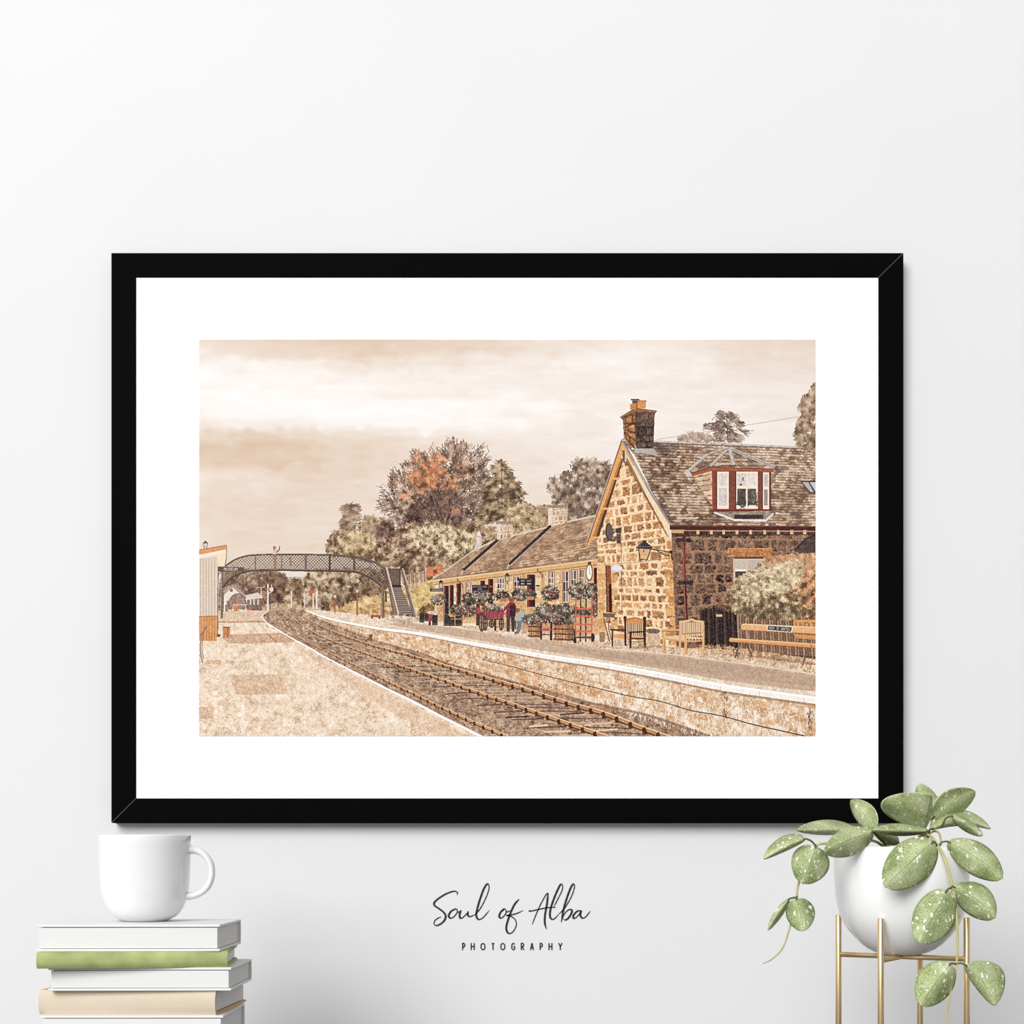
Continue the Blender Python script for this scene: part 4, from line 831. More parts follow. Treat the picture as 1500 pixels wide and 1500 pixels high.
    foliage([(1032, 622), (1046, 618), (1044, 606), (1054, 602), (1066, 604), (1074, 602), (1074, 612), (1086, 618), (1084, 628), (1096, 630), (1088, 640), (1080, 647), (1044, 646), (1046, 636), (1034, 632)], 1100, [(72, 58, 48), (112, 92, 76), (150, 128, 108), (190, 168, 146)], 5, .9, 'fir', ctr=(1063, 640), fuzz=2, base=(120, 100, 84), ba=-.8, smooth=False, gap=.2); line([(1064, 604), (1066, 647)], 1.2, (96, 78, 64))
    foliage([(993, 644), (1002, 638), (1016, 634), (1030, 636), (1042, 640), (1040, 648), (995, 646)], 420, [(130, 108, 90), (176, 152, 130), (210, 190, 166)], 2.4, .8, 'up')
    foliage([(1194, 560), (1188, 566), (1182, 578), (1176, 580), (1170, 596), (1176, 606), (1166, 616), (1164, 640), (1168, 654), (1196, 656), (1196, 560)], 2000, [(84, 66, 50), (132, 108, 82), (176, 150, 118), (212, 190, 160)], 4, .9, 'droop', base=(156, 132, 106), ba=0, smooth=False, fuzz=2.5, gap=.8)

    # ------------------------------------------------------------ fence, shrub, benches at the right
    fill([(1026, 893), (1050, 890), (1068, 898), (1195, 905), (1195, 966), (1100, 952), (1026, 949)], (84, 66, 52), (8, 8, 0))
    x = 1026.0; i = 0
    while x < 1195:
        f = (x - 1026) / 168; dark = x < 1078
        c = (36, 32, 30) if dark and i % 3 else ((74, 58, 46) if dark else [(150, 116, 86), (120, 92, 68), (166, 132, 100)][i % 3])
        top_ = 893 - 3 * np.exp(-((x - 1046) / 12) ** 2) + 10 * np.clip((x - 1050) / 60, 0, 1) + 1.6 * np.sin(i * 2.1)
        line([(x, top_), (x + 1.2 + 3 * f, 949 + 13 * f)], 2.9, c, g=(6, 7, 0)); line([(x + 1.6, top_ + 2), (x + 2.8 + 3 * f, 948 + 13 * f)], .7, (28, 22, 20) if dark else (84, 62, 46)); x += 3.9; i += 1
    rect(1049, 900, 1058, 903.6, (210, 184, 150))
    foliage([(1026, 944), (1068, 946), (1100, 952), (1195, 966), (1195, 972), (1090, 962), (1026, 952)], 700, [(120, 78, 50), (190, 142, 100), (224, 190, 150)], 2, .8, 'rand', smooth=False)
    shrub = [(1066, 866), (1076, 852), (1088, 842), (1104, 836), (1116, 822), (1128, 816), (1148, 817), (1162, 812), (1180, 818), (1196, 816), (1196, 900), (1172, 902), (1150, 908), (1132, 904), (1108, 906), (1090, 902), (1072, 892), (1080, 880), (1074, 872)]
    SH = [(74, 60, 42), (138, 115, 82), (192, 167, 126), (230, 209, 170)]
    foliage(shrub, 9000, SH, 2.0, .9, base=(126, 108, 76), ba=9, light=.3, clump=.26, fuzz=2.5, tint=((208, 138, 92), 1188, 862, (26, 44)))
    foliage([(1120, 818), (1160, 812), (1196, 816), (1196, 832), (1160, 830), (1124, 832)], 700, [(150, 108, 76), (206, 152, 112), (230, 196, 156)], 2.4, .9, 'up', light=0)
    foliage([(1072, 862), (1110, 838), (1150, 822), (1180, 826), (1160, 860), (1100, 880)], 1500, [(150, 132, 96), (206, 188, 146), (240, 226, 190)], 1.6, .9, light=.1, clump=.3)
    foliage([(1086, 884), (1120, 892), (1150, 884), (1180, 890), (1150, 906), (1096, 902)], 600, [(70, 58, 44), (110, 94, 68), (160, 140, 104)], 2, .9, light=0)
    # garden benches
    # dark-framed bench
    fill([(897, 929.6), (915, 928), (943, 931), (943, 936), (923, 937), (895, 934)], (214, 152, 92), (5, 5, 0))
    fill([(917, 911), (943, 911), (943, 932), (917, 930)], (120, 90, 66)); 
    for i in range(9): x = 918.4 + i * 2.8; line([(x, 911), (x, 932)], 1.4, (222, 188, 144))
    fill(spline([(916, 911), (921, 907), (930, 905), (939, 907), (944, 911), (943.6, 913), (916, 913)]).tolist(), (206, 138, 78), (5, 5, 0)); line([(917, 908.6), (930, 905), (943, 908.6)], 1, (92, 56, 40), True)
    DF = (58, 40, 36)
    for a, b, w in (((915.6, 905), (916.2, 946), 2.8), ((944.2, 906), (944.6, 949), 3.4), ((897, 923), (897, 947), 2.4), ((923.6, 926), (923.6, 950), 2.8), ((894, 922.6), (915, 923), 2.2), ((921, 926.4), (943, 925.4), 2.2), ((923, 935.6), (944, 935.4), 2.2), ((924, 940), (944, 940), 1.2)): line([a, b], w, DF, g=(4, 4, 0))
    ell(915.6, 905, 2.4, 2.6, DF); ell(944.2, 906, 2.6, 2.8, DF)
    fill([(925, 947), (968, 944), (968, 947), (930, 951)], (150, 116, 88), (8, 8, 0), a=.6)
    # stone tub
    fill([(946, 924), (956, 921), (966, 924), (968, 945), (947, 946)], (216, 186, 150), (10, 10, 4)); ell(956.5, 924.6, 10.4, 3.6, (112, 92, 74), (10, 10, 0))
    for i in range(7): line([(947.6 + i * 2.9, 929), (947.8 + i * 2.9, 945)], .7, (160, 128, 98))
    # pale bench
    fill([(972, 932), (996, 930.6), (1030, 934), (1026, 940), (1003, 941), (972, 936)], (226, 190, 144), (4, 4, 0)); line([(971, 935.4), (1004, 939.6), (1030, 938)], 2.0, (206, 152, 98))
    fill([(996.6, 910), (1030, 910), (1030, 932), (996.6, 931)], (150, 116, 84))
    for i in range(12): x = 998 + i * 2.7; line([(x, 912), (x, 932)], 1.5, (232, 204, 162))
    line([(995.6, 911), (1008, 909.6), (1013, 907.4), (1018, 909.6), (1031, 911)], 3.0, (226, 188, 138), True); ell(1013, 909.6, 1.4, 1.2, (150, 110, 78))
    TB = (218, 166, 108)
    for a, b, w in (((996, 909), (996, 951), 2.6), ((1030, 909.6), (1030.4, 957), 3.4), ((971.6, 923), (972.4, 954), 3.0), ((1003.6, 927), (1004.6, 959), 3.4), ((968.8, 922.8), (996, 922.8), 2.6), ((1001, 926.8), (1028, 925.6), 2.8), ((974, 948.6), (996, 947.6), 1.4), ((1005, 951), (1029, 949), 2.2)): line([a, b], w, TB, g=(5, 5, 0))
    line([(1000.6, 928.4), (1028, 927)], 1.0, (120, 80, 52)); line([(969, 924.4), (995, 924.4)], .9, (140, 98, 64)); line([(974, 938), (974, 953)], 1.2, (130, 86, 58)); line([(1006.6, 942), (1006.6, 957)], 1, (150, 104, 68))
    for i in range(5): rect(1006 + i * 4.6, 936, 1008.6 + i * 4.6, 938, (110, 78, 54))
    # station bench behind
    rect(1163, 908, 1195, 922, (214, 148, 84), (5, 5, 0)); text('V', 1165.6, 911.4, 7, 8, (96, 80, 72)); text('D', 1178, 911.8, 7.4, 8, (96, 80, 72)); text('T', 1189, 912.2, 6, 8, (96, 80, 72)); rect(1174, 915, 1175.6, 916.6, (96, 80, 72)); fill([(1164.6, 929), (1195, 931), (1195, 937), (1165, 935)], (206, 140, 80), (5, 5, 0))
    # long bench with the name plate
    line([(1094, 922), (1096, 936)], 1.6, (150, 140, 132))
    back = spline([(1088, 913.6), (1085.8, 915.6), (1085.6, 920), (1087.6, 923)]).tolist()
    fill(back + [(1195, 929), (1195, 918.4)], (226, 172, 116), (5, 5, 0)); line([(1088, 914.2), (1195, 919.2)], 1.4, (240, 204, 160)); line([(1088, 922.8), (1195, 928.8)], 1, (170, 116, 72))
    fill([(1124, 915.6), (1161.4, 918), (1159.4, 926.6), (1122.6, 923.4)], (236, 222, 204)); fill([(1125.2, 916.6), (1160, 918.9), (1158.4, 925.6), (1124, 922.6)], (54, 48, 46)); text('BOAT OF GARTEN', 1126.6, 917.6, 30.5, 4.2, (232, 222, 212), .085, -.12)
    fill([(1069, 935), (1195, 943.6), (1195, 949.8), (1069, 940.4), (1067.6, 938)], (216, 150, 88), (4, 4, 0)); line([(1069, 935.4), (1195, 944)], 2.0, (236, 186, 132)); line([(1069, 940.2), (1195, 949.6)], 1, (140, 90, 56)); line([(1188, 943), (1188, 949)], 1, (140, 90, 56))
    G_ = (92, 82, 76)
    for p in ([(1083.6, 941), (1081, 950), (1079, 956), (1076.6, 964)], [(1092.6, 941), (1096, 950), (1100, 957), (1102, 962)], [(1183, 949), (1180, 960), (1177.6, 968), (1175.6, 975)]): line(p, 2.2, G_, True, g=(4, 4, 0))
    fill([(1102, 961), (1140, 962), (1195, 972), (1195, 975), (1130, 967)], (150, 112, 84), (10, 10, 4), a=.6); fill([(1078, 963), (1100, 962), (1104, 964), (1080, 966)], (160, 124, 96), a=.5)

    # a light unsharp pass gives the hard, gritty look of the print
    k = cv.copy()
    for ax in (0, 1):
        for _ in range(2): k = (np.roll(k, 2, ax) + k + np.roll(k, -2, ax)) / 3
    cv += (.34 * (cv - k)).mean(2, keepdims=True)
    # warm print grade: open shadows, slightly pink paper tone
    cv = 255 * (np.clip(cv, 0, 255) / 255) ** np.array((.90, .93, .92), np.float32) + np.array((0, 0, 3), np.float32)
    return np.clip(cv, 0, 255)

# ------------------------------------------------------------------ the setting
wall_m = mat('wall_paint', (.72, .72, .72, 1), .85, .25, var=.008, scale=3, bump=.03, bscale=420)
bm = bmesh.new(); box(bm, -2.6, 2.6, WALL, WALL + .12, 0, 3.0)
o = link('wall_back', bm, wall_m); o['kind'] = 'structure'
floor_m = mat('floor_boards', srgb(110, 104, 98), .5, .4, var=.12, scale=3, aniso=(1, 14, 1))
bm = bmesh.new(); box(bm, -2.6, 2.6, -1.5, WALL, -.05, 0)
o = link('floor', bm, floor_m); o['kind'] = 'structure'
bm = bmesh.new(); box(bm, -2.6, 2.6, WALL - .014, WALL, 0, .09, .004)
o = link('baseboard_back', bm, mat('baseboard_paint', (.8, .8, .8, 1), .5)); o['kind'] = 'structure'

# ------------------------------------------------------------------ sideboard below the frame, carries books and stand
TOP = EYE - .262
side_m = mat('grey_lacquer', (.16, .16, .16, 1), .45, .4)
oak_m = mat('pale_oak', srgb(206, 178, 142), .5, .4, var=.15, scale=5, aniso=(2, 20, 20))
sb = thing('sideboard', 'low grey sideboard against the wall under the books and the plant stand', 'sideboard', (0, 1.70, 0))
bm = bmesh.new(); box(bm, -.95, .95, -.27, .285, TOP - .025, TOP, .003); link('top', bm, side_m, sb)
bm = bmesh.new(); box(bm, -.93, .93, -.245, .28, .18, TOP - .025, .002); link('carcass', bm, side_m, sb)
for i in range(4):
    x0 = -.925 + i * .4625
    bm = bmesh.new(); box(bm, x0 + .003, x0 + .4595, -.265, -.2451, .19, TOP - .035, .002); d = link('door', bm, side_m, sb)
    bm = bmesh.new(); tube(bm, [Vector((x0 + (.43 if i % 2 == 0 else .033), -.2655, .5)), Vector((x0 + (.43 if i % 2 == 0 else .033), -.283, .5))], .008, 12); link('knob', bm, oak_m, d)
for x in (-.86, .86):
    for y in (-.19, .22):
        bm = bmesh.new(); tube(bm, [Vector((x, y, .18)), Vector((x * 1.03, y * 1.05, 0))], [.02, .012], 14); link('leg', bm, oak_m, sb)

# ------------------------------------------------------------------ the framed print
FD = .0215                                   # frame depth
FF = WALL - FD                              # front plane of the frame
k = FF / FPX
fx0, fx1, fy0, fy1 = [(v - HX) * k for v in (163, 1323.5)] + [EYE - (v - HY) * k for v in (1205.5, 370.5)]
ix0, ix1, iy0, iy1 = [(v - HX) * k for v in (199, 1287)] + [EYE - (v - HY) * k for v in (1169.5, 406)]
black_m = mat('black_frame_paint', (.0022, .0022, .0023, 1), .7, .02, bump=.04, bscale=300)
highlight_m = mat('mitre_highlight_grey', (.055, .055, .056, 1), .7, .1)  # lighter grey that paints the highlight along two mitres
mount_m = mat('white_mount_board', (.96, .96, .96, 1), .9, .1, var=.004, scale=60)
fr = thing('framed_print', 'large black framed sepia print of a railway station with wide white mount on wall', 'picture', ((fx0 + fx1) / 2, WALL, (fy0 + fy1) / 2))
cx, cz = (fx0 + fx1) / 2, (fy0 + fy1) / 2
W2, H2, w2, h2 = (fx1 - fx0) / 2, (fy1 - fy0) / 2, (ix1 - ix0) / 2, (iy1 - iy0) / 2
mx, mz = (ix0 + ix1) / 2 - cx, (iy0 + iy1) / 2 - cz
OUT = [(-W2, -H2), (W2, -H2), (W2, H2), (-W2, H2)]
INN = [(mx - w2, mz - h2), (mx + w2, mz - h2), (mx + w2, mz + h2), (mx - w2, mz + h2)]
G = .0006                                   # half the gap left at two of the corners for the painted highlight strips


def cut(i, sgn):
    """Outer and inner end of a rail at corner i, drawn back along the rail where a highlight strip sits."""
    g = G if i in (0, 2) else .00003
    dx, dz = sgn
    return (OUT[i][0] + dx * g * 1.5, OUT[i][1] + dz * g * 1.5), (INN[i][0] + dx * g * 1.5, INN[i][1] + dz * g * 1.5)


for a, b, s0, s1 in ((0, 1, (1, 0), (-1, 0)), (1, 2, (0, 1), (0, -1)), (2, 3, (-1, 0), (1, 0)), (3, 0, (0, -1), (0, 1))):
    (oa, ia), (ob, ib) = cut(a, s0), cut(b, s1)
    bm = bmesh.new(); prism(bm, [oa, ob, ib, ia], -FD, 0)
    bmesh.ops.bevel(bm, geom=[e for e in bm.edges if all(v.co.y < -FD + 1e-6 for v in e.verts)], offset=.0005, segments=2, affect='EDGES')
    link('frame_rail', bm, black_m, fr)
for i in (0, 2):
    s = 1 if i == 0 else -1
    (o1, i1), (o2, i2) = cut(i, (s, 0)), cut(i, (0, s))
    bm = bmesh.new(); prism(bm, [o1, i1, i2, o2], -FD + .0002, -.001); link('mitre_highlight', bm, highlight_m, fr)  # thin grey strip, the mitre's highlight line put in as colour
MB = -FD + .0016                            # face of the mount, just behind the face of the frame
bm = bmesh.new(); box(bm, mx - w2 - .006, mx + w2 + .006, MB, MB + .002, mz - h2 - .006, mz + h2 + .006); link('mount_board', bm, mount_m, fr)
bm = bmesh.new(); box(bm, mx - w2 - .006, mx + w2 + .006, MB + .0021, -.004, mz - h2 - .006, mz + h2 + .006); link('backing_board', bm, oak_m, fr)

# the print itself: one flat sheet whose picture is drawn by draw_print()
kp = (WALL + MB) / FPX
qx0, qx1 = (PX0 - HX) * kp - cx, (PX1 - HX) * kp - cx
qz0, qz1 = EYE - (PY1 - HY) * kp - cz, EYE - (PY0 - HY) * kp - cz
pic = draw_print() / 255.0
img = bpy.data.images.new('station_picture', PW, PH, alpha=False)
px4 = np.ones((PH, PW, 4), np.float32); px4[..., :3] = pic[::-1]
img.pixels.foreach_set(px4.ravel()); img.update(); img.pack()
pm = bpy.data.materials.new('printed_picture'); pm.use_nodes = True; nt = pm.node_tree; b = nt.nodes['Principled BSDF']
b.inputs['Roughness'].default_value = .9; b.inputs['Specular IOR Level'].default_value = .08
ti = nt.nodes.new('ShaderNodeTexImage'); ti.image = img; ti.interpolation = 'Linear'; ti.extension = 'EXTEND'
uvn = nt.nodes.new('ShaderNodeUVMap'); uvn.uv_map = 'UVMap'; nt.links.new(uvn.outputs[0], ti.inputs[0])
sc_ = nt.nodes.new('ShaderNodeVectorMath'); sc_.operation = 'SCALE'; sc_.inputs['Scale'].default_value = PRINT_GAIN
nt.links.new(ti.outputs[0], sc_.inputs[0]); nt.links.new(sc_.outputs[0], b.inputs['Base Color'])
bm = bmesh.new(); box(bm, qx0, qx1, MB - .0004, MB - .00005, qz0, qz1)
uvl = bm.loops.layers.uv.new('UVMap')
for f in bm.faces:
    for l in f.loops: l[uvl].uv = ((l.vert.co.x - qx0) / (qx1 - qx0), (l.vert.co.z - qz0) / (qz1 - qz0))
link('print', bm, pm, fr)

# ------------------------------------------------------------------ overlay logo, added as thin lettering on the wall
ink_m = mat('charcoal_lettering', srgb(52, 52, 54), .8, .1)
kw = (WALL - .0006) / FPX


def ribbon(bm, pts, widths, y0=WALL - .0006, y1=WALL - .00002, ox=0, oz=0):
    n = len(pts); L_ = []; R_ = []
    for i, p in enumerate(pts):
        t = (pts[min(i + 1, n - 1)] - pts[max(i - 1, 0)]); t = t / (t.length + 1e-9)
        nn = Vector((-t.y, t.x)) * widths[i] / 2
        for lst, q in ((L_, p + nn), (R_, p - nn)):
            X = (q.x - HX) * kw - ox; Z = EYE - (q.y - HY) * kw - oz
            lst.append((bm.verts.new((X, y0, Z)), bm.verts.new((X, y1, Z))))
    for i in range(n - 1):
        for a, b_, c, d in ((L_[i][0], L_[i + 1][0], R_[i + 1][0], R_[i][0]), (L_[i][1], R_[i][1], R_[i + 1][1], L_[i + 1][1]), (L_[i][0], L_[i][1], L_[i + 1][1], L_[i + 1][0]), (R_[i][0], R_[i + 1][0], R_[i + 1][1], R_[i][1])):
            bm.faces.new((a, b_, c, d))
    bm.faces.new((L_[0][0], R_[0][0], R_[0][1], L_[0][1])); bm.faces.new((L_[-1][0], L_[-1][1], R_[-1][1], R_[-1][0]))
    bmesh.ops.recalc_face_normals(bm, faces=bm.faces[:])


SCRIPT = [
    [[(346, 203), (351, 188), (335, 178), (308, 181), (258, 201), (205, 236), (180, 262), (184, 283), (214, 304), (250, 333), (264, 360), (254, 392), (225, 418), (195, 429), (179, 415), (184, 394), (205, 376), (231, 364)]],
    [[(322, 309), (298, 331), (286, 358), (298, 375), (322, 366), (346, 336), (349, 316), (335, 307), (318, 320)], [(346, 330), (360, 330), (376, 318)]],
    [[(377, 316), (366, 348), (370, 374), (388, 371), (412, 348), (430, 326)], [(430, 324), (425, 348), (436, 363), (456, 359), (482, 346)]],
    [[(482, 348), (520, 300), (560, 222), (581, 160), (578, 128), (565, 127), (541, 165), (511, 250), (492, 320), (488, 358), (504, 384), (531, 376), (560, 346), (584, 317)]],
    [[(690, 307), (668, 329), (656, 357), (665, 374), (684, 366), (705, 337), (704, 314), (690, 308), (678, 326)], [(704, 330), (722, 326), (740, 318)]],
    [[(801, 236), (770, 272), (745, 322), (720, 390), (708, 440), (713, 472), (730, 487), (755, 476), (777, 441), (781, 405), (765, 376), (737, 360), (708, 354), (742, 351), (790, 338), (832, 318)]],
    [[(898, 421), (920, 362), (960, 272), (1000, 201), (1014, 190)], [(1014, 190), (1006, 270), (992, 350), (990, 410), (1002, 454)], [(874, 317), (886, 323), (950, 309), (1010, 298), (1072, 296)]],
    [[(1052, 300), (1085, 236), (1116, 172), (1120, 135), (1107, 127), (1085, 165), (1050, 250), (1030, 320), (1029, 365), (1046, 384), (1070, 371), (1096, 340)]],
    [[(1096, 342), (1136, 300), (1182, 222), (1207, 150), (1201, 124), (1181, 150), (1150, 232), (1125, 322), (1111, 405)], [(1111, 400), (1130, 350), (1160, 316), (1186, 313), (1186, 336), (1166, 370), (1142, 388), (1124, 380)]],
    [[(1252, 317), (1225, 326), (1200, 355), (1202, 376), (1222, 368), (1246, 340), (1256, 320), (1250, 350), (1262, 373), (1285, 369), (1310, 341), (1324, 321)]],
]
hl = thing('logo_lettering', 'charcoal handwritten brush script line of an overlay logo on the wall below the framed print', 'lettering', P(750, 1330, WALL))
for strokes in SCRIPT:
    bm = bmesh.new()
    for st in strokes:
        pts = smooth_pts([Vector((600 + x / 5, 1270 + y / 5)) for x, y in st], 8)
        n = len(pts); ws = []
        for i in range(n):
            t = pts[min(i + 1, n - 1)] - pts[max(i - 1, 0)]; t = t / (t.length + 1e-9)
            wd = 1.9 + 1.1 * max(0, t.y) - .35 * max(0, -t.y) + .18 * math.sin(i * 1.7)
            ws.append(wd * (.55 + .45 * min(1, i / 5)) * (.35 + .65 * min(1, (n - 1 - i) / 7)))
        ribbon(bm, pts, ws, ox=hl.location.x, oz=hl.location.z)
    o = link('script_letter', bm, ink_m, hl); o.location.y = -WALL
CAPS = {'P': [[(0, 1), (0, 0)], [(0, .04), (.5, .04), (.93, .16), (.93, .42), (.5, .55), (0, .55)]],
        'H': [[(0, 0), (0, 1)], [(1, 0), (1, 1)], [(0, .5), (1, .5)]],
        'O': [[(.5, .04), (.12, .2), (.04, .5), (.12, .8), (.5, .96), (.88, .8), (.96, .5), (.88, .2), (.5, .04)]],
        'T': [[(0, .07), (1, .07)], [(.5, .07), (.5, 1)]],
        'G': [[(.95, .2), (.55, .04), (.14, .2), (.05, .5), (.14, .82), (.55, .96), (.95, .82), (.95, .52), (.52, .52)]],
        'R': [[(0, 1), (0, 0)], [(0, .04), (.5, .04), (.93, .16), (.93, .4), (.5, .52), (0, .52)], [(.45, .52), (1, 1)]],
        'A': [[(0, 1), (.5, 0)], [(.5, 0), (1, 1)], [(.2, .68), (.8, .68)]],
        'Y': [[(0, 0), (.5, .52)], [(1, 0), (.5, .52)], [(.5, .5), (.5, 1)]]}
cl = thing('logo_lettering', 'charcoal spaced capital overlay-logo letters in one short row on the wall under the handwritten script', 'lettering', P(750, 1387, WALL))
for ch, x0, x1 in zip('PHOTOGRAPHY', (384, 447, 518, 597, 663, 743, 814, 881, 952, 1017, 1087), (408, 477, 556, 624, 702, 774, 840, 911, 976, 1046, 1120)):
    bm = bmesh.new()
    for st in CAPS[ch]:
        pts = [Vector((600 + (x0 + 4 + u * (x1 - x0 - 8)) / 5, 1270 + (557 + v * 51) / 5)) for u, v in st]
        if len(pts) > 4: pts = smooth_pts(pts, 5)
        ribbon(bm, pts, [1.75] * len(pts), ox=cl.location.x, oz=cl.location.z)
    o = link('capital_letter', bm, ink_m, cl); o.location.y = -WALL

# ------------------------------------------------------------------ books
page_m = mat('book_pages', (.735, .735, .73, 1), .85, .2, var=.02, scale=6, aniso=(2, 2, 420))
white_c = mat('white_cover', (.76, .76, .755, 1), .55, .35, bump=.05, bscale=900)
green_c = mat('green_cloth', srgb(160, 172, 114), .8, .2, var=.2, scale=38, bump=.2, bscale=1500)
beige_c = mat('beige_cloth', srgb(211, 196, 175), .75, .2, var=.03, scale=20, bump=.1, bscale=1500)
tan_c = mat('tan_board_edge', srgb(206, 170, 122), .7, .2, var=.06, scale=60)


def book(label, xl, xr, yt, yb, df, xback, depth, cover, spine_front, tcov=.0026, edge=None, z0=None, group='stack of books under the mug'):
    kf = df / FPX; L_ = (xr - xl) * kf
    fr_ = P(xr, yb, df); zt = EYE - (yt - HY) * kf; zb = fr_.z if z0 is None else z0; T = zt - zb
    best = min((abs(HX + FPX * (fr_.x + depth * math.sin(a)) / (df + depth * math.cos(a)) - xback), a) for a in np.radians(np.linspace(-14, 14, 561)))[1]
    t = thing('book', label, 'book', (fr_.x, df, zb), -best, group)
    ins = .0028
    edge = edge or cover
    if spine_front:
        # rounded spine towards the camera, boards and pages behind it
        bow = .0035; pr = []
        for i in range(13):
            a = i / 12; pr.append((bow * (1 - math.sin(math.pi * a)) ** 1.3, a * T))
        poly = pr + [(.006, T), (.006, 0)]
        bm = bmesh.new(); prism(bm, poly, -L_, 0, 'x'); link('spine', bm, cover, t, False)
        ya, yz, pa, pz = .0061, depth, .0065, depth - ins
    else:
        bm = bmesh.new(); prism(bm, [(depth - .0035, tcov), (depth - .0035, T - tcov), (depth - .001, T - tcov), (depth + .0006, T * .5), (depth - .001, tcov)], -L_, 0, 'x'); link('spine', bm, cover, t)
        ya, yz, pa, pz = 0, depth, ins * .5, depth - .0036
    bm = bmesh.new(); box(bm, -L_, 0, ya, yz, T - tcov, T, .0006); link('front_cover', bm, edge, t)
    bm = bmesh.new(); box(bm, -L_, 0, ya, yz, 0, tcov, .0006); link('back_cover', bm, edge, t)
    bm = bmesh.new(); box(bm, -L_ + ins, -ins, pa, pz, tcov + .0005, T - tcov - .0007, .0002, 1); link('page_block', bm, page_m, t)
    return t, zb, zt


DF = 1.55
_, zb1, zt1 = book('thick white book, page edges to the front, topmost of the stack under the mug', 54.8, 322, 1354.4, 1393.6, DF, 353, .135, white_c, False)
_, zb2, _ = book('slim green cloth book with its spine to the front, second from the top', 60.8, 333.4, 1393.6, 1417.2, DF, 347.4, .122, green_c, True)
_, zb3, _ = book('white book, page edges to the front, between the green and the beige book', 71.5, 338.5, 1417.2, 1451.3, DF, 368.8, .132, white_c, False)
_, zb4, _ = book('thick beige book with its spine to the front and tan boards, fourth from the top', 52.8, 315, 1451.3, 1487.6, DF, 360.8, .15, beige_c, True, edge=tan_c)
z5 = zb4 - .038
_, zb5, _ = book('white book directly under the beige book, only its upper edge in view', 60, 327, 1487.6, 1540, DF, 358.5, .132, white_c, False, z0=z5)
k5 = DF / FPX
y5 = HY + (EYE - z5) / k5
book('grey book at the bottom of the stack, resting on the sideboard', 56, 331, y5, 1640, DF, 362, .14, mat('grey_cover', (.35, .35, .36, 1), .7, .3), False, z0=TOP)

# ------------------------------------------------------------------ mug
china_m = mat('white_china', (.80, .80, .80, 1), .12, .5, coat=.3)
DM = 1.632; km = DM / FPX
MX = P(212.2, 0, DM).x
mug = thing('mug', 'plain white rounded china mug with handle to the right, on top of the books', 'mug', (MX, DM, zt1))
MH = (zt1 - P(0, 1223.3, DM).z) * -1
mh = MH
prof_px = [(33, 0), (36, 1.5), (44, 5.5), (50, 11), (55, 18.5), (59, 27), (62, 37), (63.6, 48), (64.6, 60), (65.2, 74), (65.7, 92), (66, 112)]
sc = mh / 126.0
out_p = [(0, .0012), (.020, .0012), (.0225, 0), (.0245, .0004)] + [(r * km, z * sc + .0008) for r, z in prof_px] + [(66.1 * km, mh - .0012), (65.6 * km, mh - .0002)]
inn_p = [(63.6 * km, mh), (62.4 * km, mh - .001)] + [((r - 4.2) * km, z * sc + .0035) for r, z in prof_px[::-1]] + [(0, .0042)]
bm = bmesh.new(); lathe(bm, out_p + inn_p, 128); link('bowl', bm, china_m, mug, True)
hp = [(272, 1245.0), (280, 1244.8), (290, 1246.4), (300, 1252.5), (307.3, 1262.5), (310.4, 1274), (309.4, 1287), (304, 1299), (295, 1307), (284, 1311.4), (274, 1312.6), (264, 1312)]
hp3 = smooth_pts([P(x, y, DM) - Vector((MX, DM, zt1)) for x, y in hp], 6)
bm = bmesh.new(); tube(bm, hp3, [.0054, .0044, .0038, .0036, .0036, .0038, .0044, .0052], 20, 1.45); link('handle', bm, china_m, mug, True)

# ------------------------------------------------------------------ plant stand
gold_m = mat('brushed_gold', srgb(240, 212, 164), .38, .5, metal=1.0, var=.05, scale=30, aniso=(60, 60, 1))
DP = 1.62
PCX = P(1320, 0, DP).x; RL = .0721
st = thing('plant_stand', 'slim gold metal plant stand with four legs and a cross bar, holding the white pot', 'plant stand', (PCX, DP, TOP))
bar_z = -.1112 + .262
angs = [math.radians(a) for a in (-122, -32, 58, 148)]
for a in angs:
    x, y = RL * math.cos(a), RL * math.sin(a)
    bm = bmesh.new(); lathe(bm, [(0, 0), (.0030, 0), (.0034, .0004), (.0034, .1953), (.0031, .1958), (0, .1959)], 20); o = link('leg', bm, gold_m, st, True); o.location = (x, y, 0)
    for p in o.data.polygons: p.use_smooth = abs(p.normal.z) < .5
for i, a in enumerate(angs[:2]):
    dv = Vector((math.cos(a), math.sin(a), 0)); z = bar_z - (.0 if i else .0)
    bm = bmesh.new(); tube(bm, [dv * RL * .985 + Vector((0, 0, z)), dv * -RL * .985 + Vector((0, 0, z))], .0029, 16); link('cross_bar', bm, gold_m, st, True)

# ------------------------------------------------------------------ potted plant
glaze_m = mat('white_glazed_pot', (.90, .90, .90, 1), .1, .5, coat=.25)
pot_z = TOP + bar_z + .0029
pp = thing('potted_plant', 'white round pot of trailing variegated green leaves, on the gold stand', 'plant', (PCX, DP, pot_z))
PO = Vector((PCX, DP, pot_z))
u = .2079e-3
pot_p = [(0, .0006), (.012, .0002), (70 * u, 0), (110 * u, 2 * u), (145 * u, 12 * u), (180 * u, 30 * u), (215 * u, 56 * u), (247 * u, 88 * u), (275 * u, 122 * u), (303 * u, 165 * u), (322 * u, 208 * u), (336 * u, 256 * u), (346 * u, 320 * u), (352 * u, 400 * u), (354.5 * u, 480 * u), (354 * u, 545 * u), (351 * u, 569 * u), (347 * u, 573 * u), (340 * u, 570 * u), (336 * u, 540 * u), (334 * u, 430 * u)]
bm = bmesh.new(); lathe(bm, pot_p + [(0, 430 * u)], 128); link('pot', bm, glaze_m, pp, True)
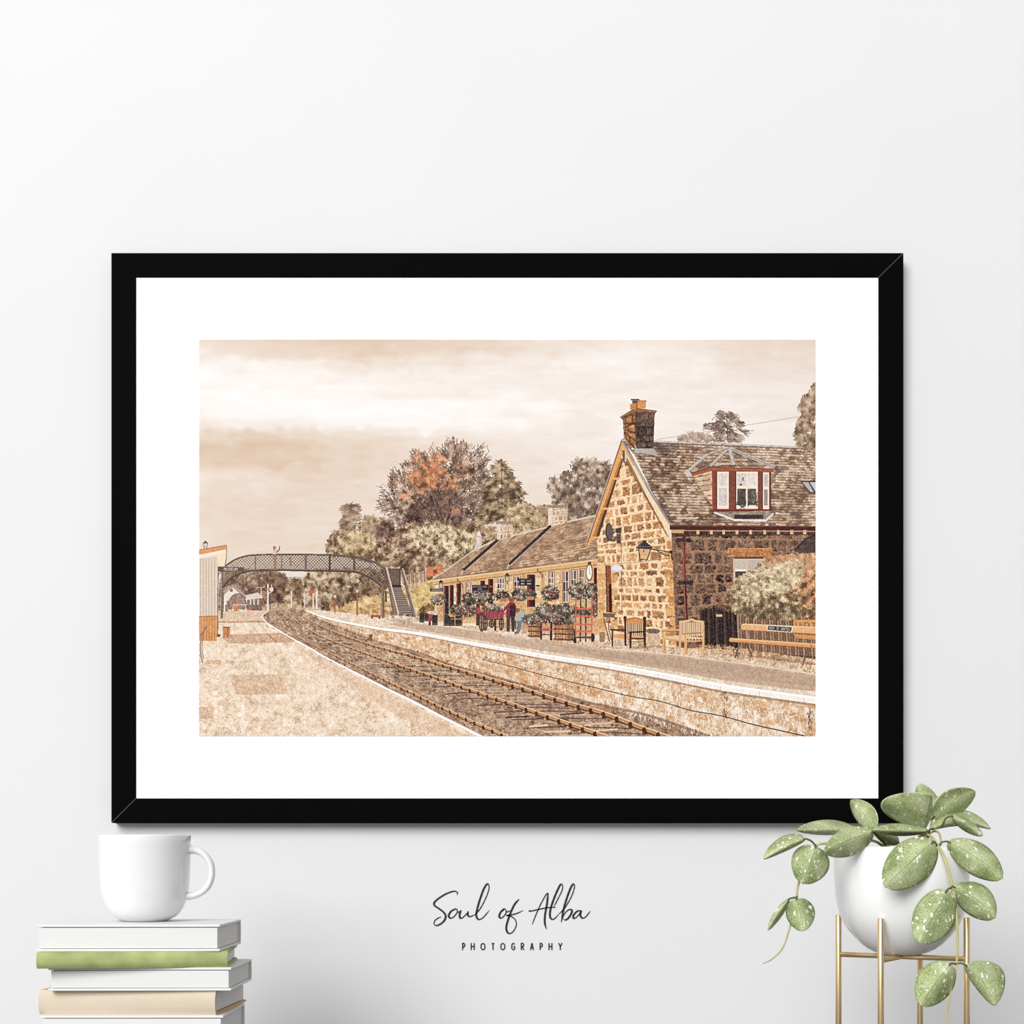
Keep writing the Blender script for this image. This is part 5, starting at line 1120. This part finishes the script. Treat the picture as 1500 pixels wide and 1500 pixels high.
soil_m = mat('potting_soil', srgb(70, 54, 42), .95, .1, var=.4, scale=160, bump=.8, bscale=300)
bm = bmesh.new(); r2 = random.Random(4); rings = [(0, 505 * u)] + [(336 * u * i / 8 * .985, (505 + r2.uniform(-9, 9)) * u) for i in range(1, 9)]
lathe(bm, rings + [(330 * u, 470 * u)], 40)
for v in bm.verts: v.co.z += .0012 * noise.noise(v.co * 140)
link('soil', bm, soil_m, pp, True)

# leaf material: mottled green, pale splashes, a dark fine midrib drawn in leaf coordinates (u along, v across)
lm = bpy.data.materials.new('variegated_leaf'); lm.use_nodes = True; nt = lm.node_tree; b = nt.nodes['Principled BSDF']
N = lambda t, **kw: (lambda n: ([setattr(n, a, v) for a, v in kw.items()], n)[1])(nt.nodes.new(t))
LK = nt.links.new
uv = N('ShaderNodeUVMap', uv_map='UVMap'); tc = N('ShaderNodeTexCoord')
n1 = N('ShaderNodeTexNoise'); n1.inputs['Scale'].default_value = 900; n1.inputs['Detail'].default_value = 3; LK(tc.outputs['Object'], n1.inputs[0])
n2 = N('ShaderNodeTexNoise'); n2.inputs['Scale'].default_value = 40; n2.inputs['Detail'].default_value = 4; LK(tc.outputs['Object'], n2.inputs[0])
sx = N('ShaderNodeSeparateXYZ'); LK(uv.outputs[0], sx.inputs[0])
ad = N('ShaderNodeMath', operation='ABSOLUTE'); LK(sx.outputs[1], ad.inputs[0])
mixn = N('ShaderNodeMath', operation='MULTIPLY_ADD'); LK(n1.outputs[0], mixn.inputs[0]); mixn.inputs[1].default_value = 1.5; LK(n2.outputs[0], mixn.inputs[2])
cen = N('ShaderNodeMath', operation='MULTIPLY_ADD'); LK(ad.outputs[0], cen.inputs[0]); cen.inputs[1].default_value = -.16; LK(mixn.outputs[0], cen.inputs[2])
rs_ = N('ShaderNodeMath', operation='MULTIPLY'); LK(cen.outputs[0], rs_.inputs[0]); rs_.inputs[1].default_value = .60
rp = N('ShaderNodeValToRGB'); LK(rs_.outputs[0], rp.inputs[0])
el = rp.color_ramp.elements; el[0].position = .50; el[0].color = srgb(98, 112, 66); el[1].position = 1.0; el[1].color = srgb(226, 228, 202)
e = el.new(.66); e.color = srgb(152, 165, 112); e = el.new(.82); e.color = srgb(186, 194, 150)
vo = N('ShaderNodeTexVoronoi'); vo.inputs['Scale'].default_value = 250; mp = N('ShaderNodeMapping'); mp.inputs['Scale'].default_value = (1, 1, .55); mp.inputs['Rotation'].default_value = (.5, .6, .2)
LK(tc.outputs['Object'], mp.inputs[0])
nd = N('ShaderNodeTexNoise'); nd.inputs['Scale'].default_value = 240; LK(tc.outputs['Object'], nd.inputs[0])
va = N('ShaderNodeMixRGB'); va.inputs[0].default_value = .006; LK(mp.outputs[0], va.inputs[1]); LK(nd.outputs['Color'], va.inputs[2]); LK(va.outputs[0], vo.inputs['Vector'])
sxc = N('ShaderNodeSeparateXYZ'); LK(vo.outputs['Color'], sxc.inputs[0])
thr = N('ShaderNodeMath', operation='MULTIPLY_ADD'); LK(sxc.outputs[0], thr.inputs[0]); thr.inputs[1].default_value = 1.0; thr.inputs[2].default_value = -.58
ls = N('ShaderNodeMath', operation='LESS_THAN'); LK(vo.outputs['Distance'], ls.inputs[0]); LK(thr.outputs[0], ls.inputs[1])
m1 = N('ShaderNodeMixRGB'); LK(ls.outputs[0], m1.inputs[0]); LK(rp.outputs[0], m1.inputs[1]); m1.inputs[2].default_value = (.86, .88, .80, 1)
# midrib
rb = N('ShaderNodeMath', operation='LESS_THAN'); LK(ad.outputs[0], rb.inputs[0]); rb.inputs[1].default_value = .018
rbm = N('ShaderNodeMath', operation='MULTIPLY'); LK(rb.outputs[0], rbm.inputs[0]); rbm.inputs[1].default_value = .75
m2 = N('ShaderNodeMixRGB'); LK(rbm.outputs[0], m2.inputs[0]); LK(m1.outputs[0], m2.inputs[1]); m2.inputs[2].default_value = srgb(98, 116, 62)
# pale rim
rim = N('ShaderNodeMath', operation='GREATER_THAN'); LK(ad.outputs[0], rim.inputs[0]); rim.inputs[1].default_value = .975
m3 = N('ShaderNodeMixRGB'); LK(rim.outputs[0], m3.inputs[0]); LK(m2.outputs[0], m3.inputs[1]); m3.inputs[2].default_value = srgb(196, 206, 160)
LK(m3.outputs[0], b.inputs['Base Color']); b.inputs['Roughness'].default_value = .5; b.inputs['Specular IOR Level'].default_value = .3
b.inputs['Subsurface Weight'].default_value = 0.0
bp = N('ShaderNodeBump'); bp.inputs['Strength'].default_value = .25; bp.inputs['Distance'].default_value = .0006; LK(n1.outputs[0], bp.inputs['Height']); LK(bp.outputs[0], b.inputs['Normal'])

vine_m = mat('olive_vine', srgb(186, 178, 122), .6, .3, var=.14, scale=90)
petiole_m = mat('dark_petiole', srgb(92, 98, 58), .6, .3, var=.12, scale=90)
ZX = lambda x, y: (1090 + x * .27333, 1120 + y * .27333)


def pz(x, y, d): return P(*ZX(x, y), d) - PO


def leaf(base, tip, wl, wr, db, dt, dl=0.01, dr=0.01, bow=0, arch=0.0, p=.85, q=.62, petiole=None, curl=0.0, seed=0, rip=.0):
    """One leaf: midrib from base to tip (points of the photograph's plant close-up), half widths to its left and right, depths and edge cupping in metres."""
    r = random.Random(seed)
    bx, by = base; tx, ty = tip; ax, ay = tx - bx, ty - by; ln = math.hypot(ax, ay); nx, ny = -ay / ln, ax / ln
    NT, NS = 22, 12
    bm = bmesh.new(); uvl = bm.loops.layers.uv.new('UVMap'); G_ = []
    for i in range(NT + 1):
        t = i / NT
        wv = max(.0, math.sin(math.pi * min(1, max(0, t)) ** p)) ** q if 0 < t < 1 else 0.0
        row = []
        for j in range(NS + 1):
            s = -1 + 2 * j / NS
            hw = wl if s < 0 else wr; de = dl if s < 0 else dr
            off = bow * 4 * t * (1 - t) + s * hw * wv
            x = bx + ax * t + nx * off; y = by + ay * t + ny * off
            # gentle folds along the rim
            d = db + (dt - db) * t + arch * 4 * t * (1 - t) + de * (abs(s) ** 1.35) * wv + curl * t ** 3
            d += rip * abs(s) ** 2 * math.sin(t * 9 + seed + (2 if s < 0 else 0)) * wv
            row.append((bm.verts.new(pz(x, y, d)), t, s))
        G_.append(row)
    for i in range(NT):
        for j in range(NS):
            c = [G_[i][j], G_[i][j + 1], G_[i + 1][j + 1], G_[i + 1][j]]
            f = bm.faces.new([v[0] for v in c])
            for l, v in zip(f.loops, c): l[uvl].uv = (v[1], v[2])
    bmesh.ops.remove_doubles(bm, verts=bm.verts[:], dist=1e-6)
    o = link('leaf', bm, lm, pp, True)
    md = o.modifiers.new('thickness', 'SOLIDIFY'); md.thickness = .0007; md.offset = 0
    if petiole:
        pts = [pz(*q_) for q_ in petiole] + [pz(bx, by, db)]
        # run a little way along the midrib
        pts.append(pz(bx + ax * .06 + nx * bow * .2, by + ay * .06 + ny * bow * .2, db + (dt - db) * .06 + arch * .22))
        bm = bmesh.new(); tube(bm, smooth_pts(pts, 6), .0010, 8); link('petiole', bm, petiole_m, o, True)
    return o


# upper crown, back to front
leaf((1005, 300), (938, 102), 62, 66, 1.645, 1.69, .012, .010, 4, p=.80, petiole=[(985, 395, 1.62)], seed=1)
leaf((1010, 290), (1240, 142), 80, 66, 1.60, 1.60, -.010, .016, -8, p=.9, petiole=[(985, 395, 1.615)], seed=2)
leaf((700, 350), (572, 188), 52, 62, 1.62, 1.66, .016, -.010, 8, p=.88, petiole=[(760, 430, 1.62)], seed=3)
leaf((962, 350), (1000, 158), 258, 18, 1.60, 1.563, .018, .006, 6, p=.92, q=.5, petiole=[(965, 400, 1.61)], seed=4, rip=.003)
leaf((600, 350), (280, 352), 26, 54, 1.585, 1.55, .010, .026, 0, p=.95, petiole=[(690, 385, 1.60), (640, 362, 1.59)], seed=5)
leaf((830, 420), (690, 352), 46, 34, 1.60, 1.58, .012, .010, 10, p=.9, petiole=[(860, 440, 1.61)], seed=6)
leaf((995, 350), (1322, 346), 62, 24, 1.585, 1.60, .030, .006, -44, p=.9, petiole=[(985, 390, 1.60)], seed=7, curl=-.006)
leaf((1110, 275), (1280, 382), 26, 36, 1.583, 1.572, .016, .010, -6, p=1.0, seed=8, petiole=[(1060, 330, 1.588), (1080, 290, 1.585)])
leaf((992, 357), (684, 350), 26, 40, 1.575, 1.545, .016, .024, -2, p=1.0, petiole=[(985, 395, 1.59)], seed=9, rip=.002)
leaf((695, 360), (428, 470), 84, 66, 1.565, 1.525, .018, .012, 10, p=1.0, q=.6, petiole=[(760, 430, 1.60), (725, 390, 1.585)], seed=10)
# leaves of the left trailing shoot
leaf((330, 398), (104, 508), 20, 58, 1.53, 1.525, .010, .020, 8, p=.82, petiole=[(385, 436, 1.535), (360, 410, 1.532)], seed=11)
leaf((384, 436), (312, 640), 102, 104, 1.535, 1.528, .012, .014, -4, p=.82, q=.55, petiole=[(388, 430, 1.537)], seed=12)
leaf((242, 720), (128, 888), 24, 20, 1.53, 1.522, .022, .004, 6, p=.9, petiole=[(284, 712, 1.532), (262, 714, 1.531)], seed=13)
leaf((280, 716), (318, 894), 78, 76, 1.525, 1.52, .010, .012, -4, p=.86, q=.56, petiole=[(285, 706, 1.528)], seed=14)
# leaves over the pot and of the right trailing shoot
leaf((1018, 412), (752, 655), 122, 116, 1.545, 1.515, .012, .016, 4, p=.92, q=.55, petiole=[(1035, 436, 1.552)], seed=15)
leaf((1088, 412), (1386, 612), 80, 92, 1.55, 1.54, .018, .012, -16, p=1.0, q=.6, petiole=[(1040, 436, 1.552), (1062, 416, 1.552)], seed=16)
leaf((1116, 652), (1346, 822), 84, 90, 1.53, 1.525, .014, .014, -20, p=1.02, q=.58, petiole=[(1118, 664, 1.534)], seed=17)
leaf((1088, 672), (936, 956), 122, 106, 1.525, 1.505, .012, .016, 0, p=.95, q=.54, petiole=[(1118, 664, 1.534), (1104, 662, 1.53)], seed=18)
leaf((1108, 1066), (944, 1292), 94, 106, 1.515, 1.50, .012, .014, 4, p=.92, q=.54, petiole=[(1138, 1068, 1.522)], seed=19)
leaf((1182, 1072), (1346, 1292), 124, 48, 1.52, 1.515, .016, .010, -22, p=.98, q=.6, petiole=[(1138, 1068, 1.522), (1160, 1064, 1.521)], seed=20)
# vines
for pts, rad in (([(860, 470, 1.62), (940, 385, 1.60), (990, 378, 1.575), (1040, 436, 1.552), (1085, 535, 1.54), (1118, 662, 1.534), (1138, 800, 1.53), (1143, 940, 1.526), (1138, 1068, 1.522), (1108, 1200, 1.52), (1092, 1300, 1.52), (1088, 1410, 1.52)], (.0016, .0016, .0015, .0012, .0009)),
                 ([(830, 470, 1.62), (745, 435, 1.60), (690, 408, 1.575), (560, 400, 1.55), (455, 420, 1.54), (385, 437, 1.536), (326, 540, 1.548), (290, 645, 1.545), (280, 720, 1.540), (262, 800, 1.540), (240, 890, 1.536), (205, 985, 1.525), (150, 1042, 1.523), (102, 1066, 1.522)], (.0016, .0015, .0013, .0011, .0006)),
                 ([(900, 480, 1.62), (960, 400, 1.605), (1005, 362, 1.595), (1040, 362, 1.59), (1054, 400, 1.57), (1052, 432, 1.555)], (.0013, .0012, .0010)),
                 ([(850, 480, 1.63), (760, 430, 1.62), (700, 370, 1.615)], (.0016, .0012)), ([(880, 480, 1.63), (940, 420, 1.615), (992, 355, 1.60), (1008, 300, 1.60)], (.0016, .0013, .001))):
    bm = bmesh.new(); tube(bm, smooth_pts([pz(*q_) for q_ in pts], 8), rad, 10); link('vine', bm, vine_m, pp, True)
